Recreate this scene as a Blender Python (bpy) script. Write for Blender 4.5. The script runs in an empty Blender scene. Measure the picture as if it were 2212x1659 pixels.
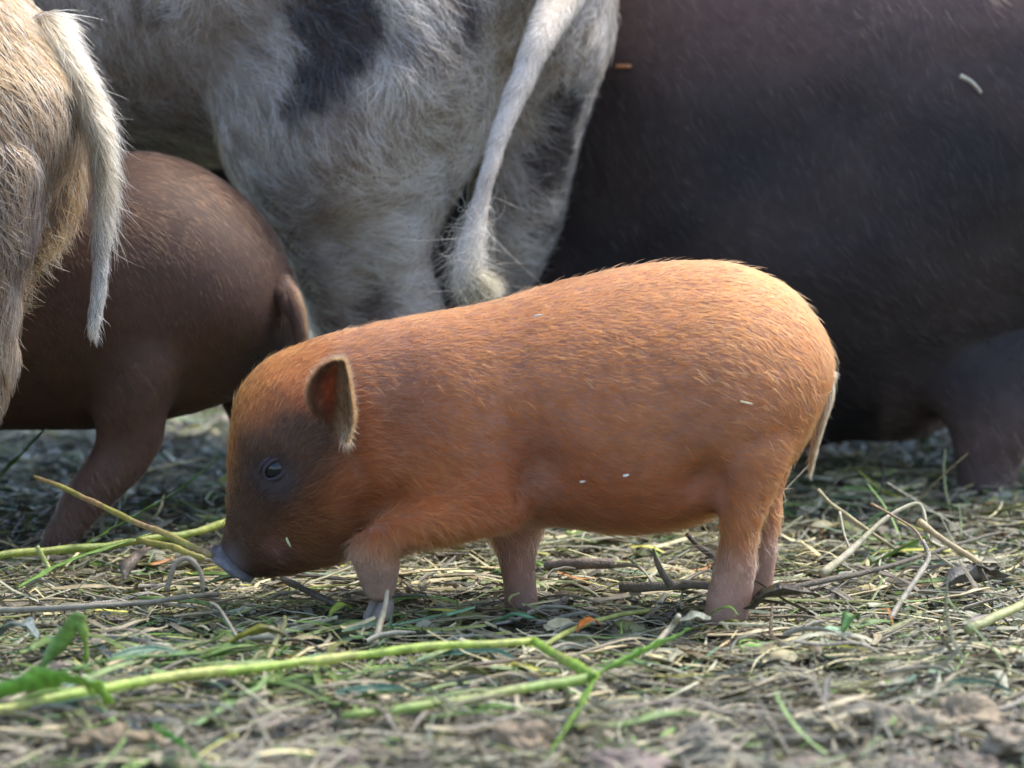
import bpy, math, random
import numpy as np
from mathutils import Vector, Matrix
from mathutils.bvhtree import BVHTree

SC = bpy.context.scene
COL = SC.collection
rng = np.random.default_rng(7)
random.seed(7)
R = math.radians

# ------------------------------------------------------------------ camera, sky, sun, exposure
F = 8614.0                      # focal length in units of a 2211 wide picture
CY, CZ, TH = -2.98, 0.552, R(7.2)
cam = bpy.data.cameras.new('camera')
cam.sensor_width = 36.0
cam.lens = F / 2211 * 36.0
cam.clip_start = 0.05
cam.clip_end = 500
cam.dof.use_dof = True
cam.dof.focus_distance = 3.07
cam.dof.aperture_fstop = 6.0
camo = bpy.data.objects.new('camera', cam)
COL.objects.link(camo)
camo.location = (0, CY, CZ)
camo.rotation_euler = (R(90) - TH, 0, 0)
SC.camera = camo

SUN = Vector((0.52, 0.28, 1.0)).normalized()       # direction towards the sun
w = bpy.data.worlds.new('World')
SC.world = w
w.use_nodes = True
nt = w.node_tree
bg = nt.nodes['Background']
sky = nt.nodes.new('ShaderNodeTexSky')
sky.sky_type = 'NISHITA'
sky.sun_disc = False
sky.sun_elevation = math.asin(SUN.z)
sky.sun_rotation = math.atan2(SUN.x, SUN.y)
sky.dust_density = 1.6
sky.ozone_density = 0.9
nt.links.new(sky.outputs['Color'], bg.inputs['Color'])
bg.inputs['Strength'].default_value = 0.15
sl = bpy.data.lights.new('sun', 'SUN')
sl.energy = 1.5
sl.angle = R(10)
sl.color = (1.0, 0.95, 0.86)
so = bpy.data.objects.new('sun', sl)
COL.objects.link(so)
so.rotation_euler = (-SUN).to_track_quat('-Z', 'Y').to_euler()
vs = SC.view_settings
vs.view_transform = 'Standard'
vs.look = 'None'
vs.gamma = 1.0
vs.exposure = 1.65
SC.cycles.use_denoising = True
SC.cycles.max_bounces = 10
SC.cycles.transparent_max_bounces = 8
SC.cycles_curves.shape = 'RIBBONS'


# ------------------------------------------------------------------ small maths
def P(u, v, y):
    """World point that lies at depth y on the sight line through (u, v) of a 2211 x 1659 picture."""
    dx, dy = (u - 1105.5) / F, (829.5 - v) / F
    d = np.array([dx, math.cos(TH) + dy * math.sin(TH), -math.sin(TH) + dy * math.cos(TH)])
    t = (y - CY) / d[1]
    return np.array([0, CY, CZ]) + d * t


def G(u, v, z=0.0):
    """World point at height z under (u, v)."""
    dx, dy = (u - 1105.5) / F, (829.5 - v) / F
    d = np.array([dx, math.cos(TH) + dy * math.sin(TH), -math.sin(TH) + dy * math.cos(TH)])
    t = (z - CZ) / d[2]
    return np.array([0, CY, CZ]) + d * t


def norm(a):
    return a / np.maximum(np.linalg.norm(a, axis=-1, keepdims=True), 1e-9)


def _hash(ix, iy, iz, seed):
    h = (ix * 374761393 + iy * 668265263 + iz * 2147483647 + seed * 1274126177) & 0xFFFFFFFF
    h = ((h ^ (h >> 13)) * 1274126177) & 0xFFFFFFFF
    h = h ^ (h >> 16)
    return (h & 0xFFFFFF) / float(0xFFFFFF) * 2 - 1


def noise(p, scale, seed=0):
    """Value noise in -1..1 at points p (n,3)."""
    q = np.asarray(p, float) / scale + 1000.0
    i = np.floor(q).astype(np.int64)
    f = q - i
    f = f * f * (3 - 2 * f)
    out = 0
    for a in (0, 1):
        for b in (0, 1):
            for c in (0, 1):
                wgt = (f[:, 0] if a else 1 - f[:, 0]) * (f[:, 1] if b else 1 - f[:, 1]) * (f[:, 2] if c else 1 - f[:, 2])
                out = out + wgt * _hash(i[:, 0] + a, i[:, 1] + b, i[:, 2] + c, seed)
    return out


def fbm(p, scale, seed=0, octv=3):
    r, a = 0, 1.0
    for k in range(octv):
        r = r + a * noise(p, scale / 2 ** k, seed + 11 * k)
        a *= .5
    return r / 1.75


def noise3(p, scale, seed):
    return np.stack([noise(p, scale, seed + k * 101) for k in range(3)], -1)


def catmull(a, n):
    """Catmull-Rom resampling of rows a to n rows per span."""
    a = np.asarray(a, float)
    if len(a) < 2:
        return a
    e = np.vstack([2 * a[0] - a[1], a, 2 * a[-1] - a[-2]])
    out = []
    for i in range(len(a) - 1):
        p0, p1, p2, p3 = e[i:i + 4]
        for k in range(n):
            t = k / n
            out.append(.5 * ((2 * p1) + (-p0 + p2) * t + (2 * p0 - 5 * p1 + 4 * p2 - p3) * t * t + (-p0 + 3 * p1 - 3 * p2 + p3) * t ** 3))
    out.append(a[-1])
    return np.array(out)


def gauss(p, c, r):
    return np.exp(-np.sum((p - np.asarray(c)) ** 2, -1) / (r * r))


def sstep(x, a, b):
    t = np.clip((x - a) / (b - a), 0, 1)
    return t * t * (3 - 2 * t)


# ------------------------------------------------------------------ objects
def empty(name, loc, label, cat, group=None):
    o = bpy.data.objects.new(name, None)
    COL.objects.link(o)
    o.location = loc
    o.empty_display_size = .05
    o['label'] = label
    o['category'] = cat
    if group:
        o['group'] = group
    return o


def mesh_data(name, V, Fc, smooth=True):
    me = bpy.data.meshes.new(name)
    me.from_pydata([tuple(x) for x in V], [], [tuple(int(i) for i in f) for f in Fc])
    if smooth:
        me.polygons.foreach_set('use_smooth', [True] * len(me.polygons))
    me.update()
    return me


def link(name, me, mat, parent=None, label=None, cat=None, group=None, kind=None, loc=None):
    o = bpy.data.objects.new(name, me)
    COL.objects.link(o)
    if mat is not None and len(me.materials) == 0:
        me.materials.append(mat)
    if parent is not None:
        o.parent = parent
    if loc is not None:
        o.location = loc
    for k, val in (('label', label), ('category', cat), ('group', group), ('kind', kind)):
        if val:
            o[k] = val
    return o


def set_col(me, name, colors):
    """A per-point colour attribute (coat or stain colours, some with painted light or shade)."""
    at = me.attributes.new(name, 'FLOAT_COLOR', 'POINT')
    c = np.ones((len(me.vertices), 4), np.float32)
    c[:, :3] = colors
    at.data.foreach_set('color', c.ravel())


# ------------------------------------------------------------------ materials
def new_mat(name):
    m = bpy.data.materials.new(name)
    m.use_nodes = True
    return m, m.node_tree, m.node_tree.nodes['Principled BSDF']


def attr_mat(name, attr, rough=.6, spec=.3, bump=.0, bscale=400, vary=.25, vscale=60, translucent=0, wet=False):
    m, t, b = new_mat(name)
    a = t.nodes.new('ShaderNodeAttribute')
    a.attribute_name = attr
    tc = t.nodes.new('ShaderNodeTexCoord')
    n = t.nodes.new('ShaderNodeTexNoise')
    n.inputs['Scale'].default_value = vscale
    n.inputs['Detail'].default_value = 5
    t.links.new(tc.outputs['Object'], n.inputs['Vector'])
    mr = t.nodes.new('ShaderNodeMapRange')
    mr.inputs['From Min'].default_value = .25
    mr.inputs['From Max'].default_value = .75
    mr.inputs['To Min'].default_value = 1 - vary
    mr.inputs['To Max'].default_value = 1 + vary
    t.links.new(n.outputs['Fac'], mr.inputs['Value'])
    mx = t.nodes.new('ShaderNodeVectorMath')
    mx.operation = 'SCALE'
    t.links.new(a.outputs['Color'], mx.inputs[0])
    t.links.new(mr.outputs['Result'], mx.inputs['Scale'])
    t.links.new(mx.outputs['Vector'], b.inputs['Base Color'])
    b.inputs['Roughness'].default_value = rough
    b.inputs['Specular IOR Level'].default_value = spec
    if bump:
        n2 = t.nodes.new('ShaderNodeTexNoise')
        n2.inputs['Scale'].default_value = bscale
        n2.inputs['Detail'].default_value = 6
        t.links.new(tc.outputs['Object'], n2.inputs['Vector'])
        bp = t.nodes.new('ShaderNodeBump')
        bp.inputs['Strength'].default_value = bump
        bp.inputs['Distance'].default_value = .002
        t.links.new(n2.outputs['Fac'], bp.inputs['Height'])
        t.links.new(bp.outputs['Normal'], b.inputs['Normal'])
    if translucent:
        tr = t.nodes.new('ShaderNodeBsdfTranslucent')
        t.links.new(mx.outputs['Vector'], tr.inputs['Color'])
        ms = t.nodes.new('ShaderNodeMixShader')
        ms.inputs['Fac'].default_value = translucent
        out = t.nodes['Material Output']
        t.links.new(b.outputs[0], ms.inputs[1])
        t.links.new(tr.outputs[0], ms.inputs[2])
        t.links.new(ms.outputs[0], out.inputs['Surface'])
    if wet:
        n3 = t.nodes.new('ShaderNodeTexNoise')
        n3.inputs['Scale'].default_value = 45
        t.links.new(tc.outputs['Object'], n3.inputs['Vector'])
        m3 = t.nodes.new('ShaderNodeMapRange')
        m3.inputs['From Min'].default_value = .35
        m3.inputs['From Max'].default_value = .65
        m3.inputs['To Min'].default_value = .24
        m3.inputs['To Max'].default_value = rough + .15
        t.links.new(n3.outputs['Fac'], m3.inputs['Value'])
        t.links.new(m3.outputs['Result'], b.inputs['Roughness'])
    return m


def hair_mat(name, rough=.5, rrough=.6, ior=1.4):
    m = bpy.data.materials.new(name)
    m.use_nodes = True
    t = m.node_tree
    t.nodes.remove(t.nodes['Principled BSDF'])
    h = t.nodes.new('ShaderNodeBsdfHairPrincipled')
    h.model = 'CHIANG'
    h.parametrization = 'COLOR'
    a = t.nodes.new('ShaderNodeAttribute')
    a.attribute_name = 'coat'
    t.links.new(a.outputs['Color'], h.inputs['Color'])
    h.inputs['Roughness'].default_value = rough
    h.inputs['Radial Roughness'].default_value = rrough
    h.inputs['Random Roughness'].default_value = .2
    h.inputs['IOR'].default_value = ior
    t.links.new(h.outputs[0], t.nodes['Material Output'].inputs['Surface'])
    return m


M_SKIN = attr_mat('pig_skin', 'coat', .6, .25, .35, 500, .2, 90)
M_LID = attr_mat('eyelid_skin', 'coat', .7, .15, .5, 900, .2, 200)
M_SNOUT = attr_mat('snout_skin', 'coat', .38, .5, .6, 900, .2, 200)
M_HAIR = hair_mat('pig_hair')
M_PIGLET_HAIR = hair_mat('piglet_hair', .6, .7, 1.22)
M_LITTER = attr_mat('straw_and_grass', 'tint', .33, .6, .5, 900, .35, 130, .12, True)
M_LEAF = attr_mat('fresh_grass_blade', 'tint', .38, .5, .5, 500, .42, 140, .25)
M_TWIG = attr_mat('twig_bark', 'tint', .55, .4, .8, 600, .35, 160)
M_CLOD = attr_mat('dry_mud_lump', 'tint', .75, .25, .9, 220, .35, 60)


# ------------------------------------------------------------------ body building
def loft(secs, n=4, ring=28, sup=1.0):
    """secs: rows of (A(3), B(3), S(3)): two opposite outline points and a half-width vector. Closed tube mesh."""
    rows = catmull(np.array([np.concatenate([np.asarray(a), np.asarray(b), np.asarray(s)]) for a, b, s in secs]), n)
    ph = np.linspace(0, 2 * np.pi, ring, endpoint=False)
    c, s_ = np.cos(ph), np.sin(ph)
    c, s_ = np.sign(c) * np.abs(c) ** sup, np.sign(s_) * np.abs(s_) ** sup
    V = []
    for r in rows:
        A, B, S = r[:3], r[3:6], r[6:]
        C, H = (A + B) / 2, (A - B) / 2
        V.append(C + np.outer(c, H) + np.outer(s_, S))
    V = np.vstack(V)
    nr = len(rows)
    Fc = []
    for i in range(nr - 1):
        for j in range(ring):
            k = (j + 1) % ring
            Fc.append((i * ring + j, i * ring + k, (i + 1) * ring + k, (i + 1) * ring + j))
    V = np.vstack([V, (rows[0][:3] + rows[0][3:6]) / 2, (rows[-1][:3] + rows[-1][3:6]) / 2])
    a, b = len(V) - 2, len(V) - 1
    for j in range(ring):
        k = (j + 1) % ring
        Fc.append((a, k, j))
        Fc.append((b, (nr - 1) * ring + j, (nr - 1) * ring + k))
    return V, Fc


def sec(uvA, uvB, y, hw, side=(0, 1, 0)):
    """A section from the two outline points seen at depth y, half-width hw along side."""
    return P(uvA[0], uvA[1], y), P(uvB[0], uvB[1], y), np.array(side, float) * hw


def fuse(shells, voxel, smooth_it, smooth_fac=.5):
    """One continuous surface out of overlapping shells -> verts, quads as a mesh datablock."""
    V, Fc, off = [], [], 0
    for v, f in shells:
        V.append(v)
        Fc += [tuple(i + off for i in q) for q in f]
        off += len(v)
    me = mesh_data('body', np.vstack(V), Fc)
    o = bpy.data.objects.new('body', me)
    COL.objects.link(o)
    r = o.modifiers.new('r', 'REMESH')
    r.mode = 'VOXEL'
    r.voxel_size = voxel
    s = o.modifiers.new('s', 'SMOOTH')
    s.iterations = smooth_it
    s.factor = smooth_fac
    dg = bpy.context.evaluated_depsgraph_get()
    dg.update()
    res = bpy.data.meshes.new_from_object(o.evaluated_get(dg))
    bpy.data.objects.remove(o)
    bpy.data.meshes.remove(me)
    res.polygons.foreach_set('use_smooth', [True] * len(res.polygons))
    return res


def get_v(me):
    v = np.empty(len(me.vertices) * 3, np.float32)
    me.vertices.foreach_get('co', v)
    return v.reshape(-1, 3).astype(float)


def get_n(me):
    v = np.empty(len(me.vertices) * 3, np.float32)
    me.vertex_normals.foreach_get('vector', v)
    return v.reshape(-1, 3).astype(float)


def set_v(me, V):
    me.vertices.foreach_set('co', np.asarray(V, np.float32).ravel())
    me.update()


def sculpt(me, strokes, grain=()):
    """strokes: (centre, radius, push along the normal); grain: (scale, amount, seed)."""
    V, N = get_v(me), get_n(me)
    d = np.zeros(len(V))
    for c, r, a in strokes:
        d += a * gauss(V, c, r)
    for s, a, k in grain:
        d += a * fbm(V, s, k)
    set_v(me, V + N * d[:, None])


def sample(me, n, density=None, front=None):
    """n random surface points with normals; density(p, nrm) in 0..1 thins them."""
    me.calc_loop_triangles()
    T = np.empty(len(me.loop_triangles) * 3, np.int32)
    me.loop_triangles.foreach_get('vertices', T)
    T = T.reshape(-1, 3)
    V, N = get_v(me), get_n(me)
    a, b, c = V[T[:, 0]], V[T[:, 1]], V[T[:, 2]]
    ar = np.linalg.norm(np.cross(b - a, c - a), axis=1)
    fn = N[T].mean(1)
    cen = (a + b + c) / 3
    wgt = ar.copy()
    view = norm(np.array([0, CY, CZ]) - cen)
    facing = np.sum(view * fn, 1)
    wgt *= np.where(facing > -.35, 1, .3)                 # the far flank gets a thinner coat
    if density is not None:
        wgt *= density(cen, fn)
    idx = rng.choice(len(T), n, p=wgt / wgt.sum())
    r1, r2 = rng.random(n), rng.random(n)
    s = np.sqrt(r1)
    w0, w1, w2 = 1 - s, s * (1 - r2), s * r2
    pt = a[idx] * w0[:, None] + b[idx] * w1[:, None] + c[idx] * w2[:, None]
    nn = norm(N[T[idx, 0]] * w0[:, None] + N[T[idx, 1]] * w1[:, None] + N[T[idx, 2]] * w2[:, None])
    return pt, nn


def base_of(o):
    b = np.zeros(3)
    while o is not None:
        b = b + np.array(o.matrix_basis.translation)
        o = o.parent
    return b


def fur(name, me, root, n, flow, length, color, radius, lift=.35, jitter=.25, clump=.5, cell=.006, bend=.35,
        droop=.0, curl=0., seg=5, density=None, wave=0., mat=None, label=None, tone=.2):
    """Hair curves combed over a surface. flow/length/color are functions of (points, normals)."""
    p, nn = sample(me, n, density)
    d = flow(p, nn)
    d = d + jitter * rng.normal(size=d.shape)
    d = norm(d - np.sum(d * nn, 1, keepdims=True) * nn)
    lf = (lift * rng.uniform(.6, 1.4, n))[:, None]
    d0 = norm(d * np.cos(lf) + nn * np.sin(lf))
    L = (length(p, nn) * rng.uniform(.55, 1.25, n))[:, None]
    side = norm(np.cross(d, nn)) * rng.normal(size=(n, 1))
    b = (d - d0) * bend + side * curl + np.array([0, 0, -droop])
    ph = rng.uniform(0, 6.28, (n, 1))
    pts = np.empty((n, seg, 3))
    for k in range(seg):
        t = k / (seg - 1)
        pts[:, k] = p - nn * .0006 + L * (t * d0 + t * t * b)
        if wave:
            pts[:, k] += L * wave * t * np.sin(ph + 5 * t) * norm(side)
    if clump:
        q = p + noise3(p, cell * 3, 5) * cell * 1.2
        key = np.floor(q / cell).astype(np.int64)
        key = key[:, 0] * 73856093 ^ key[:, 1] * 19349663 ^ key[:, 2] * 83492791
        _, inv = np.unique(key, return_inverse=True)
        cnt = np.bincount(inv)[:, None]
        cl = clump * (.6 + .4 * noise(p, cell * 8, 9))[:, None]
        for k in range(1, seg):
            t = k / (seg - 1)
            mean = np.stack([np.bincount(inv, pts[:, k, j]) for j in range(3)], -1) / cnt
            pts[:, k] += (mean[inv] - pts[:, k]) * cl * t ** 1.2
    c = np.clip(color(p, nn), 0.002, .95) * rng.uniform(.8, 1.2, (n, 1))
    if clump:
        c = c * np.exp(rng.normal(0, tone, (len(cnt), 1)))[inv]
    hd = bpy.data.hair_curves.new(name)
    hd.add_curves([seg] * n)
    off = base_of(root)
    hd.position_data.foreach_set('vector', (pts - off).astype(np.float32).ravel())
    ra = hd.attributes.get('radius') or hd.attributes.new('radius', 'FLOAT', 'POINT')
    prof = np.array([1.0 - .85 * (k / (seg - 1)) ** 1.3 for k in range(seg)])
    ra.data.foreach_set('value', (radius * prof[None, :] * rng.uniform(.7, 1.3, (n, 1))).astype(np.float32).ravel())
    ca = hd.attributes.new('coat', 'FLOAT_COLOR', 'CURVE')
    cc = np.ones((n, 4), np.float32)
    cc[:, :3] = np.clip(c, .002, .95)
    ca.data.foreach_set('color', cc.ravel())
    hd.materials.append(mat or M_HAIR)
    o = bpy.data.objects.new(name, hd)
    COL.objects.link(o)
    o.parent = root
    o['kind'] = 'stuff'
    if label:
        o['label'] = label
    return o


def add_body(me, root, colors, name='body', mat=None):
    V = get_v(me)
    set_col(me, 'coat', np.clip(colors, 0.002, .9))
    set_v(me, V - np.array(root.location))
    me.name = name
    return link(name, me, mat or M_SKIN, root)


def on_surface(me, u, v):
    """Where the sight line through (u, v) meets a body mesh (world coordinates), and the normal there."""
    me.calc_loop_triangles()
    bv = BVHTree.FromPolygons([x.co.copy() for x in me.vertices], [tuple(t.vertices) for t in me.loop_triangles])
    o = Vector((0, CY, CZ))
    loc, n, _, _ = bv.ray_cast(o, (Vector(P(u, v, 0)) - o).normalized())
    return np.array(loc), np.array(n)


def mix(a, b, t):
    t = np.asarray(t)[:, None] if np.ndim(t) == 1 else t
    return a * (1 - t) + b * t


def mul(c, n):
    return np.tile(np.array(c, float), (n, 1))


def tube_shell(pts, radii, ring=12, n=4):
    """Round tapering tube along 3-D points."""
    rows = catmull(np.column_stack([np.array(pts, float), np.array(radii, float)]), n)
    C, r = rows[:, :3], np.maximum(rows[:, 3], 1e-5)
    T = norm(np.gradient(C, axis=0))
    ref = np.array([.13, .97, .2])
    A = norm(np.cross(T, ref))
    B = np.cross(T, A)
    ph = np.linspace(0, 2 * np.pi, ring, endpoint=False)
    V = (C[:, None] + r[:, None, None] * (np.cos(ph)[None, :, None] * A[:, None] + np.sin(ph)[None, :, None] * B[:, None])).reshape(-1, 3)
    Fc = []
    for i in range(len(C) - 1):
        for j in range(ring):
            k = (j + 1) % ring
            Fc.append((i * ring + j, i * ring + k, (i + 1) * ring + k, (i + 1) * ring + j))
    V = np.vstack([V, C[0], C[-1]])
    a, b, m = len(V) - 2, len(V) - 1, (len(C) - 1) * ring
    for j in range(ring):
        k = (j + 1) % ring
        Fc.append((a, k, j))
        Fc.append((b, m + j, m + k))
    return V, Fc


def part_mesh(name, V, Fc, root, color, mat, colfn=None, label=None):
    me = mesh_data(name, V - base_of(root), Fc)
    c = mul(color, len(V)) if colfn is None else colfn(np.asarray(V))
    set_col(me, 'coat', c)
    return link(name, me, mat, root, label=label)


def trotter(root, c, yaw, s, color, deep=.0):
    """The two toes of a foot, as two wedge-shaped hooves."""
    c = np.array(c, float)
    f = np.array([math.cos(yaw), math.sin(yaw), 0])
    sd = np.array([-f[1], f[0], 0])
    for k in (-1, 1):
        rows = []
        for z, fw, bk, hw in ((1.5, .35, -.6, .42), (.9, .7, -.65, .5), (.35, 1.05, -.6, .52), (0, 1.2, -.5, .46)):
            C = c + sd * k * .5 * s + np.array([0, 0, z * s])
            rows.append((C + f * fw * s, C + f * bk * s, sd * hw * s))
        V, Fc = loft(rows, 2, 12)
        part_mesh('hoof', V, Fc, root, color, M_SNOUT)


# ------------------------------------------------------------------ ground
def ground_z(x, y):
    p = np.stack([np.asarray(x, float), np.asarray(y, float), np.zeros_like(np.asarray(x, float))], -1).reshape(-1, 3)
    return (.009 * fbm(p, .22, 3) + .005 * fbm(p, .06, 4) - .006).reshape(np.shape(x))


def build_ground():
    xs = np.concatenate([-np.geomspace(60, .95, 24), np.linspace(-.9, .9, 181), np.geomspace(.95, 60, 24)])
    ys = np.concatenate([-np.geomspace(20, 1.0, 16), np.linspace(-.95, 1.3, 201), np.geomspace(1.35, 120, 26)])
    X, Y = np.meshgrid(xs, ys)
    Z = ground_z(X, Y)
    V = np.stack([X, Y, Z], -1).reshape(-1, 3)
    nx = len(xs)
    i, j = np.meshgrid(np.arange(nx - 1), np.arange(len(ys) - 1))
    a = (j * nx + i).ravel()
    Fc = np.stack([a, a + 1, a + nx + 1, a + nx], 1)
    me = mesh_data('ground', V, Fc)
    m, t, b = new_mat('trampled_mud')
    tc = t.nodes.new('ShaderNodeTexCoord')
    n1 = t.nodes.new('ShaderNodeTexNoise')
    n1.inputs['Scale'].default_value = 28
    n1.inputs['Detail'].default_value = 8
    n1.inputs['Roughness'].default_value = .65
    t.links.new(tc.outputs['Object'], n1.inputs['Vector'])
    cr = t.nodes.new('ShaderNodeValToRGB')
    cr.color_ramp.elements[0].position = .3
    cr.color_ramp.elements[0].color = (.035, .03, .022, 1)
    cr.color_ramp.elements[1].position = .72
    cr.color_ramp.elements[1].color = (.17, .145, .10, 1)
    t.links.new(n1.outputs['Fac'], cr.inputs['Fac'])
    t.links.new(cr.outputs['Color'], b.inputs['Base Color'])
    n2 = t.nodes.new('ShaderNodeTexNoise')
    n2.inputs['Scale'].default_value = 130
    n2.inputs['Detail'].default_value = 6
    t.links.new(tc.outputs['Object'], n2.inputs['Vector'])
    mr = t.nodes.new('ShaderNodeMapRange')
    mr.inputs['To Min'].default_value = .45
    mr.inputs['To Max'].default_value = .9
    t.links.new(n1.outputs['Fac'], mr.inputs['Value'])
    t.links.new(mr.outputs['Result'], b.inputs['Roughness'])
    bp = t.nodes.new('ShaderNodeBump')
    bp.inputs['Strength'].default_value = .9
    bp.inputs['Distance'].default_value = .006
    t.links.new(n2.outputs['Fac'], bp.inputs['Height'])
    t.links.new(bp.outputs['Normal'], b.inputs['Normal'])
    b.inputs['Specular IOR Level'].default_value = .2
    link('ground', me, m, kind='structure')


build_ground()


# ------------------------------------------------------------------ the orange piglet
S_PX = 3.0 / F
FLECKS, BLACK_FLECKS = [], []


def build_piglet():
    loc = (.13, 0, 0)
    root = empty('piglet', loc, 'small orange furred piglet with dark brown face rooting in the litter', 'piglet')
    Y = (0, 1, 0)
    torso = loft([
        sec((640, 850), (720, 1010), 0, .030),
        sec((690, 752), (745, 1110), 0, .054),
        sec((765, 710), (805, 1165), 0, .066),
        sec((850, 690), (880, 1182), 0, .073),
        sec((950, 673), (970, 1165), 0, .077),
        sec((1060, 652), (1060, 1142), 0, .081),
        sec((1200, 610), (1195, 1128), 0, .088),
        sec((1350, 578), (1340, 1146), 0, .093),
        sec((1480, 564), (1470, 1134), 0, .092),
        sec((1590, 570), (1560, 1100), 0, .088),
        sec((1690, 614), (1640, 1060), 0, .078),
        sec((1752, 672), (1705, 1000), 0, .062),
        sec((1790, 736), (1752, 930), 0, .040),
        sec((1802, 790), (1785, 860), 0, .018),
    ])
    hy = -.006
    head = loft([
        sec((760, 708), (900, 1060), 0, .052),
        sec((655, 738), (868, 1115), 0, .060),
        sec((566, 782), (815, 1165), -.001, .062),
        sec((513, 850), (768, 1188), -.003, .059),
        sec((497, 925), (722, 1212), hy, .051),
        sec((492, 1000), (682, 1228), hy, .041),
        sec((489, 1070), (640, 1238), hy, .032),
        sec((487, 1125), (600, 1244), hy, .0255),
        sec((480, 1162), (565, 1246), hy, .0220),
        sec((469, 1184), (550, 1246), hy, .0212),
    ])
    # near shoulder and the lifted front leg
    near_arm = loft([
        sec((1000, 930), (1130, 960), -.045, .028),
        sec((985, 1010), (1150, 1050), -.056, .024),
        sec((930, 1070), (1120, 1125), -.060, .021),
        sec((850, 1092), (985, 1165), -.066, .019),
        sec((797, 1128), (895, 1185), -.068, .0175),
        sec((764, 1170), (866, 1197), -.068, .0170),
        sec((766, 1215), (862, 1226), -.067, .0155),
        sec((778, 1255), (858, 1258), -.062, .0145),
        sec((792, 1295), (850, 1293), -.058, .0125),
    ])
    far_arm = loft([
        sec((1000, 1000), (1190, 1010), .035, .030),
        sec((1035, 1090), (1180, 1100), .034, .026),
        sec((1052, 1150), (1167, 1160), .032, .021),
        sec((1072, 1200), (1158, 1205), .030, .017),
        sec((1085, 1250), (1158, 1255), .028, .0155),
        sec((1088, 1300), (1166, 1305), .026, .0155),
        sec((1090, 1332), (1170, 1334), .025, .0155),
    ])
    near_leg = loft([
        sec((1450, 850), (1740, 880), -.040, .036),
        sec((1500, 960), (1715, 970), -.046, .034),
        sec((1535, 1050), (1675, 1060), -.050, .027),
        sec((1552, 1120), (1645, 1130), -.050, .021),
        sec((1556, 1170), (1634, 1185), -.049, .0175),
        sec((1545, 1220), (1632, 1235), -.048, .0165),
        sec((1528, 1275), (1624, 1285), -.047, .0165),
        sec((1518, 1330), (1614, 1335), -.047, .0175),
        sec((1514, 1350), (1610, 1352), -.047, .0165),
    ])
    far_leg = loft([
        sec((1500, 900), (1745, 900), .040, .034),
        sec((1560, 980), (1718, 980), .046, .030),
        sec((1590, 1050), (1693, 1050), .050, .024),
        sec((1610, 1110), (1688, 1110), .050, .019),
        sec((1618, 1160), (1678, 1165), .050, .016),
        sec((1616, 1210), (1676, 1215), .050, .0145),
        sec((1612, 1265), (1670, 1268), .050, .014),
        sec((1608, 1300), (1668, 1300), .050, .0145),
    ])
    me = fuse([torso, head, near_arm, far_arm, near_leg, far_leg], .0032, 12, .5)
    sculpt(me, [
        (P(595, 1015, -.052), .012, -.0045),          # eye socket
        (P(560, 960, -.045), .016, .0020),            # brow
        (P(720, 1130, -.05), .040, .0035),            # cheek
        (P(1165, 1030, -.085), .020, -.0150),
        (P(1130, 1100, -.08), .012, -.0060),
        (P(1330, 1040, -.09), .05, .0050),         # crease behind the elbow
        (P(1150, 950, -.08), .022, -.0050),
        (P(1050, 1000, -.07), .035, .0060),           # shoulder
        (P(1515, 1050, -.075), .020, -.0130),
        (P(1480, 950, -.09), .03, -.0050),
        (P(1560, 930, -.085), .04, .0040),          # flank fold
        (P(870, 1075, -.06), .014, -.0100),
        (P(810, 1100, -.06), .014, -.0080),
        (P(770, 1130, -.06), .012, -.0060),
        (P(960, 1090, -.07), .024, .0050),
        (P(840, 940, -.07), .030, -.0080),
        (P(850, 800, -.06), .030, -.0040),            # neck
        (P(572, 1226, -.022), .006, -.0028), (P(598, 1217, -.026), .006, -.0030), (P(624, 1207, -.029), .006, -.0030), (P(650, 1194, -.033), .006, -.0026),
        (P(505, 1165, -.025), .008, -.0025),          # wrinkle behind the snout
        (P(520, 1120, -.03), .010, .0012),
    ], ((.05, .0010, 2), (.012, .0005, 8)))

    def uvx(u, v):
        return P(u, v, 0)[[0, 2]]

    def g2(p, u, v, ru, rv=None):
        c = uvx(u, v)
        rv = rv or ru
        return np.exp(-((p[:, 0] - c[0]) / (ru * S_PX)) ** 2 - ((p[:, 2] - c[1]) / (rv * S_PX)) ** 2)

    def coat(p, nn=None):
        n = len(p)
        q = p.copy()
        q += noise3(p, .03, 21) * .006
        c = mul((.465, .124, .035), n)
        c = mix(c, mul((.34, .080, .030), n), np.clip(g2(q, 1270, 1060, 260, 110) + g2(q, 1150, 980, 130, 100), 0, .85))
        c = mix(c, mul((.21, .075, .035), n), np.clip(g2(q, 870, 790, 90, 90) * .95 + g2(q, 840, 980, 130, 140) * .75 + .5 * g2(q, 1480, 900, 90, 60) + .7 * g2(q, 1150, 1020, 40, 60), 0, .85))  # narrow spot behind the elbow is crease shade painted in; the rest is coat
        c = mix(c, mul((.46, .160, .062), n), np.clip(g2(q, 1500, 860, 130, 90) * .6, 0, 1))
        face = np.clip(1.9 * g2(q, 575, 1085, 130, 155) + 1.4 * g2(q, 660, 930, 100, 70) + 1.4 * g2(q, 570, 1190, 130, 75), 0, 1)
        c = mix(c, mul((.058, .027, .015), n), face)
        cheek = np.clip(1.1 * g2(q, 740, 1100, 110, 110) + g2(q, 660, 1180, 80, 60), 0, 1)
        c = mix(c, mul((.15, .052, .018), n), cheek * .9)
        crown = np.clip(1.3 * g2(q, 540, 815, 50, 70) + 1.2 * g2(q, 620, 762, 80, 38) + .8 * g2(q, 500, 920, 20, 90), 0, 1)
        c = mix(c, mul((.52, .15, .030), n), crown)
        c = mix(c, mul((.20, .095, .085), n), np.clip(.8 * g2(q, 612, 1172, 24, 26), 0, 1) * (p[:, 1] < 0))
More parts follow.
